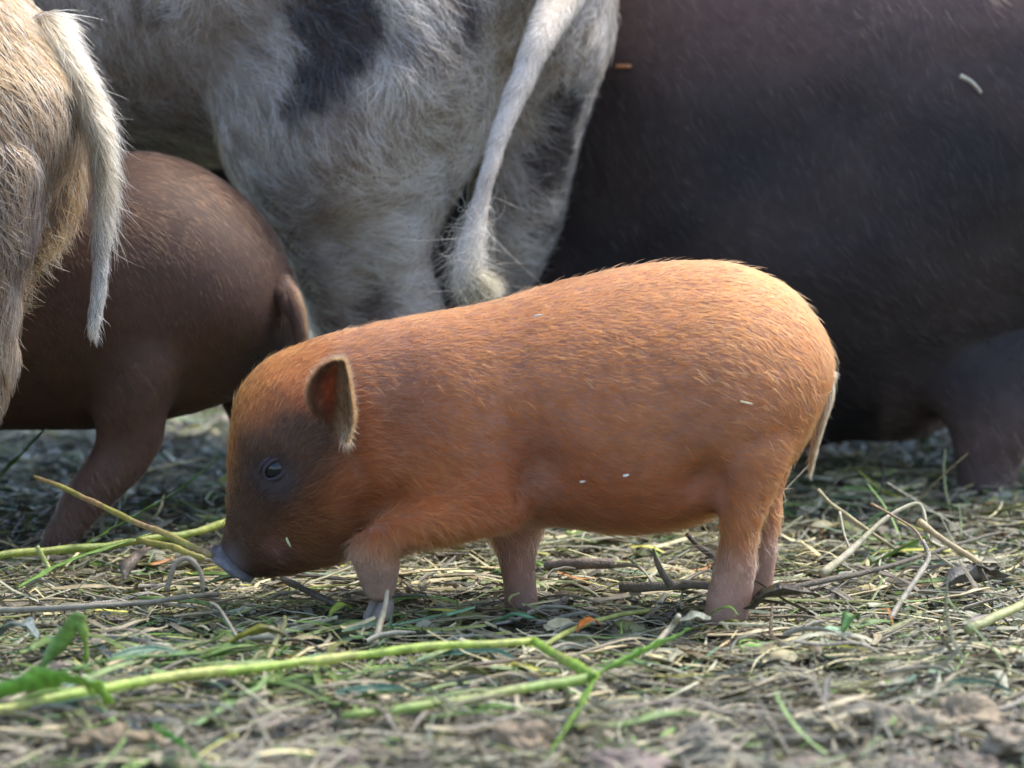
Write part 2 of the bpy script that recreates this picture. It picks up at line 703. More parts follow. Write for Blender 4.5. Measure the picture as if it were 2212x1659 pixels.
        eye = np.clip(1.6 * g2(q, 595, 1012, 50, 45), 0, 1) * (p[:, 1] < 0)
        c = mix(c, mul((.035, .024, .026), n), eye)
        legs = sstep(p[:, 2], .075, .03)
        c = mix(c, mul((.52, .33, .24), n), legs * .9 * (p[:, 0] > P(750, 1000, 0)[0]))
        c = mix(c, mul((.40, .18, .13), n), np.clip(g2(q, 1120, 1220, 70, 90), 0, .8))
        c = mix(c, mul((.42, .32, .26), n), np.clip(g2(q, 812, 1245, 80, 62) * 1.5, 0, .95) * (p[:, 1] < -.03))
        mud = sstep(p[:, 2] + .010 * noise(p, .012, 4), .030, .008) * (p[:, 0] > P(700, 1000, 0)[0])
        c = mix(c, mul((.24, .19, .14), n), mud * .7)
        return c * (1 + .10 * fbm(p, .02, 31))[:, None]

    def skin(p):
        c = coat(p)
        n = len(p)
        pink = mul((.42, .22, .16), n)
        k = .45 * np.ones(n)
        k = np.where(p[:, 0] < P(720, 0, 0)[0], .05, k)
        c = mix(c * .55, pink * .8, k)
        sn = np.clip(1.6 * g2(p, 500, 1212, 30, 30), 0, 1)
        return mix(c, mul((.085, .065, .065), n), sn)

    sp = P(510, 1200, 0)

    def flow(p, nn):
        # tailwards along the body, up the face towards the crown, down the legs
        n = len(p)
        d = mul((1.0, 0, -.22), n)
        back = sstep(p[:, 0], P(1450, 0, 0)[0], P(1760, 0, 0)[0])
        d = mix(d, mul((.75, 0, -.75), n), back)
        face = 1 - sstep(p[:, 0], P(640, 0, 0)[0], P(860, 0, 0)[0])
        away = norm((p - sp) * np.array([1, .3, 1])) + np.array([.25, 0, -.05])
        low = sstep(p[:, 2], P(0, 1040, 0)[2], P(0, 1150, 0)[2])
        away = mix(away, mul((.95, 0, -.25), n), low * .8)
        d = mix(d, away, face)
        leg = sstep(p[:, 2], P(0, 1040, 0)[2], P(0, 1150, 0)[2]) * (p[:, 0] > P(760, 0, 0)[0])
        d = mix(d, mul((.25, 0, -1), n), leg)
        belly = g2(p, 1300, 1120, 170, 50)
        d = mix(d, mul((.8, 0, -.6), n), np.clip(belly, 0, 1))
        d = d + .35 * noise3(p, .035, 41) + .2 * noise3(p, .012, 47)
        return d

    def length(p, nn):
        L = .0092 * np.ones(len(p))
        L *= 1 + .35 * np.clip(g2(p, 800, 1000, 220, 200), 0, 1)
        L *= .74 + .26 * sstep(p[:, 0], P(600, 0, 0)[0], P(900, 0, 0)[0])
        L *= 1 - .6 * np.clip(1.3 * g2(p, 503, 1200, 50, 45), 0, 1)
        L *= 1 - .75 * np.clip(1.5 * g2(p, 595, 1012, 34, 30), 0, 1) * (p[:, 1] < 0)
        L *= 1 - .55 * sstep(p[:, 2], .06, .025) * (p[:, 0] > P(880, 0, 0)[0])
        L *= 1 - .75 * np.clip(1.8 * g2(p, 812, 1225, 85, 75), 0, 1) * (p[:, 1] < -.03)
        L *= 1 + .45 * np.clip(g2(p, 720, 1120, 120, 110) + g2(p, 800, 1010, 100, 120), 0, 1)
        L *= 1 + .35 * np.clip(g2(p, 1350, 1130, 170, 40) + g2(p, 1060, 1110, 120, 50) + g2(p, 740, 1190, 100, 40), 0, 1)
        return L

    def dens(p, nn):
        d = np.ones(len(p))
        d *= 1 - .97 * np.clip(1.6 * g2(p, 595, 1012, 27, 24), 0, 1) * (p[:, 1] < 0)
        d *= 1 - .6 * np.clip(1.5 * g2(p, 492, 1218, 22, 22), 0, 1)
        d *= 1 - .55 * sstep(p[:, 2], .05, .015)
        return d

    def haircol(p, nn):
        c = coat(p)
        tip = rng.random(len(p)) < .16
        c = np.where(tip[:, None], c * 1.25 + .004, c)
        blond = (rng.random(len(p)) < .38) & (c[:, 0] < .17) & (np.abs(p[:, 1]) < .08) & (p[:, 0] < P(800, 0, 0)[0])
        blond &= g2(p, 595, 1012, 45, 40) < .35
        return np.where(blond[:, None], c * .35 + np.array([.165, .072, .030]), c)

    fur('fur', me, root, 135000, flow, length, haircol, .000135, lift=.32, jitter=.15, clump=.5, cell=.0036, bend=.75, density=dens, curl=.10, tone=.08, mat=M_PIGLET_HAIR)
    fur('guard_hair', me, root, 14000, flow, lambda p, n: length(p, n) * 1.45, lambda p, n: coat(p) * 1.4 + .006, .00018,
        lift=.48, jitter=.2, clump=.5, cell=.004, bend=.5, curl=.25, mat=M_PIGLET_HAIR,
        density=lambda p, n: dens(p, n) * (.05 + np.clip(g2(p, 740, 1080, 190, 170) + g2(p, 1000, 1050, 190, 100) + .6 * g2(p, 1350, 1130, 260, 60), 0, 1)))
    eye_at = on_surface(me, 593, 1012)[0]
    for k in ((1262, 1031), (1350, 1021), (626, 1163), (1165, 692), (1608, 868)):
        FLECKS.append(on_surface(me, *k))
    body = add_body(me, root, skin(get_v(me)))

    # ears
    def ear(side):
        y0 = -.073 if side < 0 else .060
        s = -1 if side < 0 else 1
        rows = [((672, 893), (748, 958)), ((663, 862), (762, 912)), ((669, 830), (759, 862)), ((688, 799), (752, 814)), ((712, 782), (746, 786)), ((731, 776), (741, 777))]
        rows = catmull(np.array([[a[0], a[1], b[0], b[1]] for a, b in rows], float), 4)
        ns, V = 13, []
        for i, r in enumerate(rows):
            t = i / (len(rows) - 1)
            for k in range(ns):
                q = k / (ns - 1)
                u, v = r[0] * (1 - q) + r[2] * q, r[1] * (1 - q) + r[3] * q
                y = y0 + s * (.012 * t + .004) - s * .020 * (1 - (2 * q - 1) ** 2) * (1 - .55 * t)
                if side > 0:
                    u, v = u + 25, v + 45 * t + 10
                V.append(P(u, v, y))
        V = np.array(V)
        Fc = []
        for i in range(len(rows) - 1):
            for k in range(ns - 1):
                a = i * ns + k
                Fc.append((a, a + 1, a + ns + 1, a + ns))
        Q = np.array([[i / (len(rows) - 1), k / (ns - 1)] for i in range(len(rows)) for k in range(ns)])
        Qm = Q
        # give it thickness: a second sheet behind the first, joined round the rim
        th = .0028 * (1 - .5 * Q[:, 0])
        n0 = len(V)
        V2 = np.vstack([V, V + np.array([0, 1, 0]) * (-s * th)[:, None]])
        F2 = [f for f in Fc] + [tuple(x + n0 for x in reversed(f)) for f in Fc]
        nr = len(rows)
        rim = [i * ns for i in range(nr)] + [(nr - 1) * ns + k for k in range(1, ns)] + [i * ns + ns - 1 for i in range(nr - 2, -1, -1)]
        for a, b_ in zip(rim[:-1], rim[1:]):
            F2.append((a, b_, b_ + n0, a + n0))
        Q = np.vstack([Q, Q])
        inner = np.concatenate([np.ones(n0), np.zeros(n0)])
        edge = np.maximum(np.abs(2 * Q[:, 1] - 1), Q[:, 0])
        c = mul((.10, .050, .034), 2 * n0)
        red = inner * np.exp(-((Q[:, 0] - .42) / .25) ** 2 - ((Q[:, 1] - .45) / .2) ** 2)
        c = mix(c, mul((.26, .062, .030), 2 * n0), red)
        c = mix(c, mul((.40, .25, .13), 2 * n0), sstep(edge, .80, 1.0) * .85 * (.25 + .75 * np.maximum(Q[:, 1], Q[:, 0] ** 3)))
        c = mix(c, mul((.25, .17, .10), 2 * n0), inner * np.exp(-((Q[:, 1] - .82) / .15) ** 2) * .7)
        me2 = mesh_data('ear', V2, F2)
        me3 = me2.copy()
        root_d = np.array(root.location)

        def ear_edge(p):
            d2 = ((p[:, None, :] - V2[None, :, :]) ** 2).sum(-1).argmin(1)
            return d2

        def ecol(p, nn):
            i = ear_edge(p)
            return c[i] * 1.2 + .005

        def eflow(p, nn):
            i = ear_edge(p)
            up = mul(tuple(P(735, 775, 0) - P(700, 930, 0)), len(p))
            out = (V2[(i % n0)] - V2[(i % n0) // ns * ns + ns // 2])
            return norm(up) + 1.0 * norm(out + 1e-9) * (np.abs(2 * Q[i, 1] - 1) > .5)[:, None]

        set_v(me2, V2 - root_d)
        set_col(me2, 'coat', c)
        eo = link('ear', me2, M_SKIN, root)
        fur('ear_fur', me3, eo, 11000, eflow, lambda p, n: .0075 * np.ones(len(p)), ecol, .00014, lift=.5, jitter=.4, clump=.6, cell=.003, curl=.2, tone=.25, mat=M_PIGLET_HAIR)
        if side < 0:
            fur('ear_tuft', me3, eo, 260, lambda p, n: mul((.45, 0, -1), len(p)), lambda p, n: .011 * np.ones(len(p)), lambda p, n: mul((.50, .33, .17), len(p)), .00014, lift=.5, jitter=.3, clump=.6, cell=.004, curl=.3, mat=M_PIGLET_HAIR,
                density=lambda p, n: np.clip(gauss(p, P(748, 940, y0), .009), 0, 1) + 1e-6)

    ear(-1)
    ear(1)

    # eyes: ball, lids
    me_b, t_b, b_b = new_mat('wet_dark_eye')
    b_b.inputs['Base Color'].default_value = (.006, .006, .010, 1)
    b_b.inputs['Roughness'].default_value = .06
    b_b.inputs['Specular IOR Level'].default_value = .45
    for s in (-1, 1):
        e = eye_at + np.array([.0004, .0072, -.0005])
        if s > 0:
            e = e * np.array([1, -1, 1]) + np.array([0, -.012, 0])
        rad = .0106
        V, Fc = [], []
        nu, nv = 20, 14
        for i in range(nv + 1):
            a = math.pi * i / nv
            for k in range(nu):
                f = 2 * math.pi * k / nu
                V.append(e + rad * np.array([math.sin(a) * math.cos(f), s * math.cos(a), math.sin(a) * math.sin(f)]))
        for i in range(nv):
            for k in range(nu):
                q = (k + 1) % nu
                Fc.append((i * nu + k, i * nu + q, (i + 1) * nu + q, (i + 1) * nu + k))
        m = mesh_data('eye', np.array(V) - np.array(loc), Fc)
        eo = link('eye', m, me_b, root)
        # two lids: folds of skin round an almond opening that leans forward
        lean = R(38)
        for up, nm, grow in ((1, 'upper_eyelid', 1.0), (-1, 'lower_eyelid', 1.0)):
            for ringk in ((0, 1) if True else (0,)):
                pts, rr = [], []
                for k in range(11):
                    a = math.pi * k / 10
                    g = 1 + .38 * ringk
                    lx = -.0096 * math.cos(a) * g
                    lz = up * (.0066 if up > 0 else .0060) * math.sin(a) * g
                    x = lx * math.cos(lean) - lz * math.sin(lean)
                    z = lx * math.sin(lean) + lz * math.cos(lean)
                    dd = math.sqrt(max(rad ** 2 - (lx * .8) ** 2 - (lz * .8) ** 2, 0))
                    y = s * (dd + .0002 - .0020 * ringk)
                    pts.append(e + np.array([x, y, z]))
                    rr.append((.0017 if ringk == 0 else .0019) * (.45 + .55 * math.sin(a)))
                V, Fc = tube_shell(pts, rr, 8, 3)
                part_mesh(nm if ringk == 0 else 'eyelid_fold', V, Fc, eo, (.050, .038, .043), M_LID)

    # the snout disc
    ax = norm(P(542, 1250, -.006) - P(456, 1192, -.006))
    nrm = norm(np.cross(ax, np.array([0, 1.0, 0])))
    if nrm[2] > 0:
        nrm = -nrm
    c0 = P(499, 1222, -.006) - nrm * .0015
    hl, hw = .0178, .0185
    rows = []
    for off, k in ((-.013, .80), (-.0085, .90), (-.0045, 1.05), (-.0005, 1.13), (.0030, 1.09), (.0044, .90), (.0030, .6), (.0028, .1)):
        C = c0 + nrm * off
        rows.append((C + ax * hl * k, C - ax * hl * k, np.array([0, hw * k, 0])))
    V, Fc = loft(rows, 3, 30)
    V = V + (nrm * .0011) * (noise(V, .0035, 77) + .6 * noise(V, .0016, 78))[:, None]
    # sink the nostrils
    for s in (-1, 1):
        nc = c0 + nrm * .004 + np.array([0, s * .0068, 0]) - ax * .002
        g_ = gauss(V, nc, .0036)
        V = V - nrm * (g_ * .006)[:, None]
    part_mesh('snout', V, Fc, root, (.2, .2, .24), M_SNOUT,
              lambda q: mix(mul((.060, .052, .058), len(q)), mul((.15, .148, .17), len(q)), sstep((q - c0) @ nrm, -.004, .002)) * (1 + .35 * fbm(q, .006, 3))[:, None] + mul((.10, .10, .11), len(q)) * sstep(noise(q, .004, 6), .2, .7)[:, None])

    # tail
    tp = [P(1785, 800, -.012), P(1788, 850, -.016), P(1778, 895, -.018), P(1764, 945, -.016), P(1755, 985, -.012), P(1750, 1022, -.01)]
    V, Fc = tube_shell(tp, [.0048, .0042, .0033, .0027, .0022, .0008], 10, 5)
    tcol = lambda q: mul((.30, .18, .11), len(q)) * (1 + .25 * fbm(q, .01, 4))[:, None]
    tl = part_mesh('tail', V, Fc, root, (.4, .3, .2), M_SKIN, tcol)
    tme = mesh_data('tailfur', V, Fc)
    fur('tail_fur', tme, tl, 2600, lambda p, n: mul((-.15, 0, -1), len(p)), lambda p, n: .008 * np.ones(len(p)), lambda p, n: mul((.40, .25, .13), len(p)), .00012, lift=.3, clump=.3, cell=.004)

    # hooves
    dk = (.12, .095, .08)
    a = P(823, 1292, -.057)
    trotter(root, a + np.array([0, 0, -.016]), R(215), .0108, (.20, .16, .135))
    trotter(root, (P(1128, 1330, .025)[0], .025, -.004), R(185), .011, dk)
    trotter(root, (P(1560, 1350, -.047)[0], -.047, -.006), R(185), .012, dk)
    trotter(root, (P(1638, 1300, .050)[0], .050, -.002), R(185), .0105, dk)


build_piglet()


# ------------------------------------------------------------------ the grey spotted pig behind
def build_grey_pig():
    Q = lambda u, v, y: P(u, v, y + -0.1)          # everything of this pig stands a little nearer
    qec = lambda a, b, y, hw, side=(0, 1, 0): sec(a, b, y + -0.1, hw, side)
    loc = (0, .52, 0)
    root = empty('pig', loc, 'shaggy grey pig with dark blotches and a long white tail, rump to the camera', 'pig')
    H = norm(np.array([-.94, .34, 0]))
    Sd = np.array([.34, .94, 0])
    c0 = np.array([-.016, .57, 0])
    rows = []
    for s, zt, zb, hw in ((-.10, .56, .44, .05), (-.05, .61, .38, .12), (.05, .655, .34, .17), (.18, .67, .31, .21), (.35, .675, .29, .235), (.55, .66, .28, .235), (.75, .63, .27, .19), (.90, .58, .30, .12), (1.02, .50, .30, .075), (1.12, .44, .32, .05), (1.14, .42, .34, .02)):
        C = c0 + H * s
        rows.append((C + np.array([0, 0, zt]), C + np.array([0, 0, zb]), Sd * hw))
    barrel = loft(rows, 4, 32)
    yl = .62
    left = loft([
        qec((520, -260), (1130, -260), yl + .05, .13, (.3, .95, 0)),
        qec((500, -60), (1140, -60), yl + .02, .13),
        qec((470, 100), (1110, 100), yl + .01, .128),
        qec((452, 230), (1075, 230), yl, .120),
        qec((482, 330), (1030, 330), yl, .108),
        qec((535, 420), (992, 410), yl, .094),
        qec((590, 500), (958, 480), yl, .078),
        qec((636, 590), (926, 545), yl, .062),
        qec((668, 680), (950, 630), yl, .050),
        qec((705, 780), (965, 720), yl, .042),
        qec((760, 900), (945, 870), yl, .035),
        qec((780, 1030), (915, 1020), yl, .032),
        qec((765, 1090), (910, 1090), yl, .032),
    ], 4, 30)
    yr = .70
    right = loft([
        qec((1000, -260), (1345, -260), yr - .02, .11),
        qec((1020, -60), (1336, -60), yr - .02, .11),
        qec((1040, 60), (1322, 60), yr - .02, .105),
        qec((1040, 170), (1292, 170), yr - .01, .095),
        qec((1030, 280), (1256, 280), yr, .082),
        qec((1022, 380), (1226, 380), yr, .07),
        qec((1018, 470), (1197, 470), yr, .06),
        qec((1010, 560), (1166, 560), yr, .05),
        qec((1005, 640), (1138, 640), yr, .043),
        qec((1020, 760), (1128, 760), yr, .036),
        qec((1020, 950), (1120, 950), yr, .03),
        qec((1000, 1070), (1130, 1070), yr, .032),
    ], 4, 30)
    fl = []
    for (s, side) in ((.72, -1), (.74, 1)):
        C = c0 + H * s + Sd * .09 * side
        fl.append(tube_shell([C + np.array([0, 0, z]) for z in (.42, .30, .2, .1, .0)], [.085, .07, .045, .036, .036], 16))
    me = fuse([barrel, left, right] + fl, .0085, 14, .5)
    sculpt(me, [
        (Q(640, 110, .50), .055, -.016),              # hollow above the stifle
        (Q(560, 190, .52), .05, -.010),
        (Q(860, 540, .56), .03, .010),                # point of the hock
        (Q(800, 640, .56), .03, -.006),
        (Q(720, 330, .50), .07, .010),
        (Q(960, 330, .54), .04, -.012),
        (Q(560, 330, .52), .030, -.012), (Q(620, 430, .53), .024, -.010), (Q(700, 520, .55), .022, -.009), (Q(790, 480, .55), .022, -.008),
        (Q(880, 440, .55), .020, -.008), (Q(760, 200, .50), .05, .008), (Q(900, 150, .50), .05, .008), (Q(820, 90, .5), .022, -.008), (Q(910, 260, .5), .022, -.007),
        (Q(700, 620, .57), .02, .006), (Q(1150, 300, .62), .03, -.008), (Q(1110, 150, .60), .03, -.012),
    ], ((.12, .006, 61), (.04, .003, 62)))

    def coat(p, nn=None):
        n = len(p)
        q = p + noise3(p, .05, 71) * .016 + noise3(p, .018, 72) * .006
        c = mul((.68, .64, .58), n)
        c = mix(c, mul((.55, .47, .37), n), np.clip(.5 + fbm(p, .09, 73), 0, 1) * .6)
        mot = sstep(fbm(q, .045, 75), .10, .45)
        c = mix(c, mul((.17, .15, .14), n), mot * .75)
        mot2 = sstep(fbm(q, .030, 76), .15, .5)
        c = mix(c, mul((.84, .79, .70), n), mot2 * .85)
        dark = np.clip(
            1.5 * gauss(q, Q(700, 75, .50), .040) + 1.3 * gauss(q, Q(640, 175, .51), .022) + 1.1 * gauss(q, Q(730, 10, .5), .032)
            + 1.1 * gauss(q, Q(1235, 250, .62), .032) + .95 * gauss(q, Q(1190, 350, .64), .028)
            + .9 * gauss(q, Q(1000, 25, .54), .026) + .8 * gauss(q, Q(1150, 500, .66), .022) + .9 * gauss(q, Q(810, 650, .56), .026)
            + .6 * gauss(q, Q(160, 90, .72), .05), 0, 1)
        c = mix(c, mul((.012, .012, .016), n), sstep(dark, .26, .58) * .97)
        brown = np.clip(.9 * gauss(q, Q(330, 240, .66), .07) + .7 * gauss(q, Q(770, 340, .5), .04) + .6 * gauss(q, Q(1180, 80, .6), .035), 0, 1)
        c = mix(c, mul((.25, .165, .11), n), brown * .75)
        white = np.clip(1.4 * gauss(q, Q(868, 525, .56), .036) + 1.3 * gauss(q, Q(925, 620, .57), .034) + .8 * gauss(q, Q(1315, 60, .62), .022) + .8 * gauss(q, Q(1140, 560, .65), .014), 0, 1)
        c = mix(c, mul((.85, .82, .76), n), white)
        return c

    def skin(p):
        c = coat(p)
        inner = np.clip(gauss(p, Q(945, 560, .63), .035), 0, 1)
        return mix(c * .35, mul((.22, .13, .10), len(p)), .2 + .6 * inner)

    def flow(p, nn):
        n = len(p)
        d = mul((.55, -.2, -.75), n)
        lower = sstep(p[:, 2], .34, .26)
        d = mix(d, mul((.95, -.3, -.12), n), lower)
        shank = sstep(p[:, 2], .20, .15)
        d = mix(d, mul((.35, 0, -.9), n), shank)
        belly = (p[:, 0] < Q(470, 0, .6)[0])
        d = np.where(belly[:, None], mul((.25, -.1, -1), n), d)
        return d + .75 * noise3(p, .055, 81) + .35 * noise3(p, .02, 82)

    def length(p, nn):
        L = .032 * np.ones(len(p))
        L *= 1 - .35 * sstep(p[:, 2], .22, .15)
        return L

    def dens(p, nn):
        d = np.where((p[:, 0] > -.45) & (p[:, 2] < .5), 1.0, .12)
        d *= 1 - .8 * np.clip(gauss(p, Q(945, 570, .63), .035), 0, 1)
        return d

    def hc(p, nn):
        c = coat(p)
        r = rng.random(len(p))[:, None]
        c = np.where(r < .25, c * 1.8, c)
        return np.where(r > .70, c * np.array([.28, .23, .18]), c)

    fur('fur', me, root, 34000, flow, length, hc, .00044, lift=.38, jitter=.30, clump=.9, cell=.011, bend=.7, curl=.4, seg=6, density=dens, wave=.10, tone=.5)
    add_body(me, root, skin(get_v(me)))

    # the long tail
    tp = [Q(1228, -60, .56), Q(1205, 10, .52), Q(1165, 85, .48), Q(1130, 165, .465), Q(1090, 260, .452), Q(1058, 360, .442), Q(1035, 450, .438), Q(1020, 530, .436), Q(1018, 590, .436), Q(1034, 612, .436)]
    zt = tp[-1][2]
    V, Fc = tube_shell(tp, [.022, .0165, .0120, .0100, .0080, .0066, .0064, .0080, .0078, .004], 16, 4)
    V = V + noise3(V, .02, 15) * .0016

    def tcol(q):
        c = mul((.54, .46, .39), len(q))
        top = sstep(q[:, 2], .39, .46)
        c = mix(c, mul((.10, .085, .055), len(q)), sstep(q[:, 2], zt + .014, zt + .004))
        c = mix(c, mul((.42, .34, .24), len(q)), top * .7)
        return c * (1 + .2 * fbm(q, .02, 5))[:, None]
    tl = part_mesh('tail', V, Fc, root, (.5, .4, .3), M_SKIN, tcol)
    tme = mesh_data('tailfur', V, Fc)

    def tflow(p, nn):
        return mul((-.38, -.05, -.92), len(p)) + .25 * noise3(p, .02, 16)

    def tlen(p, nn):
        return .012 + .016 * sstep(p[:, 2], .30, .24)
    fur('tail_fur', tme, tl, 8500, tflow, tlen, lambda p, n: (tcol(p) * 1.3) * rng.choice([.2, .55, .9, 1.15], (len(p), 1)), .00028, lift=.24, jitter=.24, clump=.6, cell=.008, bend=.6, curl=.2, seg=6, wave=.04)
    fur('tail_tuft', tme, tl, 420, tflow, lambda p, n: .045 * np.ones(len(p)), lambda p, n: mul((.62, .52, .36), len(p)), .00017, lift=.8, jitter=.7, clump=.3, cell=.02, bend=1.1, curl=.7, seg=8, wave=.1,
        density=lambda p, n: sstep(p[:, 2], .30, .25))
    # stained wisp at the very tip
    fur('tail_tip', tme, tl, 1500, lambda p, n: mul((.75, 0, -.45), len(p)), lambda p, n: .030 * np.ones(len(p)), lambda p, n: mul((.13, .11, .07), len(p)), .00026, lift=.2, jitter=.25, clump=.8, cell=.012, seg=6,
        density=lambda p, n: sstep(p[:, 2], zt + .016, zt + .006) + 1e-6)
    for c, y in (((770, 1085), yl), ((1070, 1068), yr)):
        q = Q(c[0] + 50, c[1], y)
        trotter(root, (q[0], q[1], 0), R(160), .02, (.14, .11, .1))


build_grey_pig()


# ------------------------------------------------------------------ the tan pig at the left edge
def build_tan_pig():
    loc = (-.5, .15, 0)
    root = empty('pig', loc, 'bristly tan and grey pig at the left edge, hairy tail hanging down', 'pig')
    yc = .15
    body = loft([
        (P(-900, -150, yc), P(-900, 620, yc), np.array([0, .10, 0])),
        (P(-700, -300, yc), P(-700, 720, yc), np.array([0, .15, 0])),
        (P(-400, -330, yc), P(-400, 740, yc), np.array([0, .17, 0])),
        (P(-200, -250, yc), P(-230, 690, yc), np.array([0, .165, 0])),
        (P(-60, -120, yc), P(-110, 640, yc), np.array([0, .15, 0])),
        (P(60, 10, yc), P(0, 560, yc), np.array([0, .125, 0])),
        (P(135, 90, yc), P(70, 470, yc), np.array([0, .10, 0])),
        (P(185, 170, yc), P(120, 400, yc), np.array([0, .07, 0])),
        (P(205, 235, yc), P(165, 330, yc), np.array([0, .03, 0])),
    ], 4, 32)
    leg = loft([
        sec((-260, 250), (110, 330), .08, .075),
        sec((-230, 400), (98, 430), .075, .065),
        sec((-190, 520), (70, 520), .07, .055),
        sec((-130, 600), (48, 600), .07, .044),
        sec((-95, 680), (38, 680), .07, .036),
        sec((-95, 780), (28, 780), .07, .030),
        sec((-110, 880), (4, 880), .07, .027),
        sec((-130, 1000), (-30, 1000), .07, .026),
        sec((-150, 1150), (-50, 1150), .07, .027),
        sec((-165, 1290), (-50, 1290), .07, .029),
    ], 4, 26)
    leg2 = (leg[0] + np.array([-.06, .15, 0]), leg[1])
    fl = []
    for y in (.08, .22):
        fl.append(tube_shell([np.array([-.86, y, z]) for z in (.25, .17, .09, .0)], [.06, .045, .034, .034], 16))
    hd = loft([
        (P(-850, -100, yc), P(-850, 600, yc), np.array([0, .11, 0])),
        (P(-1050, 0, yc), P(-1000, 640, yc), np.array([0, .10, 0])),
        (P(-1230, 200, yc), P(-1130, 720, yc), np.array([0, .075, 0])),
        (P(-1340, 480, yc), P(-1230, 780, yc), np.array([0, .05, 0])),
        (P(-1390, 640, yc), P(-1300, 810, yc), np.array([0, .04, 0])),
    ], 4, 24)
    back_thigh = loft([sec((90, 270), (176, 300), .16, .035), sec((95, 350), (182, 360), .16, .030), sec((85, 420), (170, 435), .16, .026), sec((50, 500), (130, 520), .155, .024), sec((0, 570), (82, 590), .15, .022), sec((-50, 640), (36, 650), .14, .022)], 4, 16)
    me = fuse([body, leg, leg2, hd, back_thigh] + fl, .0068, 6, .5)
    sculpt(me, [(P(150, 400, .05), .026, -.012), (P(60, 300, .0), .06, .006)], ((.08, .004, 91), (.03, .002, 92)))

    def coat(p, nn=None):
        n = len(p)
        q = p + noise3(p, .04, 93) * .012
        c = mul((.25, .19, .135), n)
        c = mix(c, mul((.14, .12, .12), n), sstep(fbm(p, .05, 95), .0, .5) * .7)
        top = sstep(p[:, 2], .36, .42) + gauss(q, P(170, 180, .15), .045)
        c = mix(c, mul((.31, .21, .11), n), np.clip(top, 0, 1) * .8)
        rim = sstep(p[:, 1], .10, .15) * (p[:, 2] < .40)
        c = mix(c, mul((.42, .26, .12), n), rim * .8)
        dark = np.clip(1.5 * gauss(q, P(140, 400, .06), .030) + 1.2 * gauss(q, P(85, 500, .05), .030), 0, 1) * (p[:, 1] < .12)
        c = mix(c, mul((.07, .06, .06), n), dark * .9)
        return c

    def flow(p, nn):
        d = mul((.55, -.1, -.85), len(p))
        low = sstep(p[:, 2], .24, .18)
        d = mix(d, mul((.25, 0, -1), len(p)), low)
        return d + .45 * noise3(p, .05, 96) + .2 * noise3(p, .015, 97)

    def hc(p, nn):
        c = coat(p)
        r = rng.random(len(p))[:, None]
        c = np.where(r < .26, c * 1.5 + .02, c)
        return np.where(r > .55, c * np.array([.42, .29, .19]), c)

    dens = lambda p, n: np.where(p[:, 0] > -.52, 1, .04)
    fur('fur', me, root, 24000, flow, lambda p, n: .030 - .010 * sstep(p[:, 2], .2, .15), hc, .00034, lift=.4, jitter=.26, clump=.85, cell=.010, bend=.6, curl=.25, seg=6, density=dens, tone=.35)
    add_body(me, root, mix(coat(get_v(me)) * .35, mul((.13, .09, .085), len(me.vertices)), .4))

    tp = [P(80, 60, .13), P(130, 125, .115), P(178, 200, .10), P(208, 280, .09), P(222, 370, .085), P(222, 460, .082), P(218, 550, .080), P(212, 630, .08), P(204, 690, .08), P(206, 715, .08)]
    V, Fc = tube_shell(tp, [.018, .013, .0098, .0084, .0074, .0064, .0055, .0048, .0038, .002], 14, 4)

    def tcol(q):
        c = mul((.36, .26, .16), len(q))
        low = sstep(q[:, 2], .34, .24)
        c = mix(c, mul((.46, .42, .38), len(q)), low)
        return c * (1 + .3 * fbm(q, .018, 6))[:, None]
    tl = part_mesh('tail', V, Fc, root, (.5, .4, .3), M_SKIN, lambda q: tcol(q) * .7)
    tme = mesh_data('tailfur', V, Fc)
    tf = lambda p, n: mul((.02, -.05, -1), len(p)) + mul((.35, 0, 0), len(p)) * sstep(p[:, 2], .30, .36)[:, None] + .2 * noise3(p, .02, 16)
    fur('tail_fur', tme, tl, 8000, tf, lambda p, n: .017 + .010 * sstep(p[:, 2], .26, .34), lambda p, n: tcol(p) * rng.choice([.35, 1.0, 1.4], (len(p), 1)), .00029, lift=.25, jitter=.2, clump=.65, cell=.009, bend=.7, curl=.18, seg=6)
    fur('tail_fringe', tme, tl, 900, lambda p, n: mul((.45, 0, -.9), len(p)), lambda p, n: .034 * np.ones(len(p)), lambda p, n: mul((.55, .40, .24), len(p)), .0002, lift=.45, jitter=.25, clump=.4, cell=.012, bend=.6, curl=.2, seg=6,
        density=lambda p, n: sstep(p[:, 2], .27, .32) * (n[:, 0] > 0) + 1e-6)
    fur('tail_tip', tme, tl, 500, lambda p, n: mul((.45, 0, -.75), len(p)), lambda p, n: .019 * np.ones(len(p)), lambda p, n: mul((.62, .55, .44), len(p)), .0002, lift=.12, jitter=.2, clump=.8, cell=.02, seg=6, curl=.3,
        density=lambda p, n: sstep(p[:, 2], .205, .19) + 1e-6)
    trotter(root, (P(-105, 1290, .07)[0], .07, 0), R(185), .017, (.14, .11, .09))


build_tan_pig()


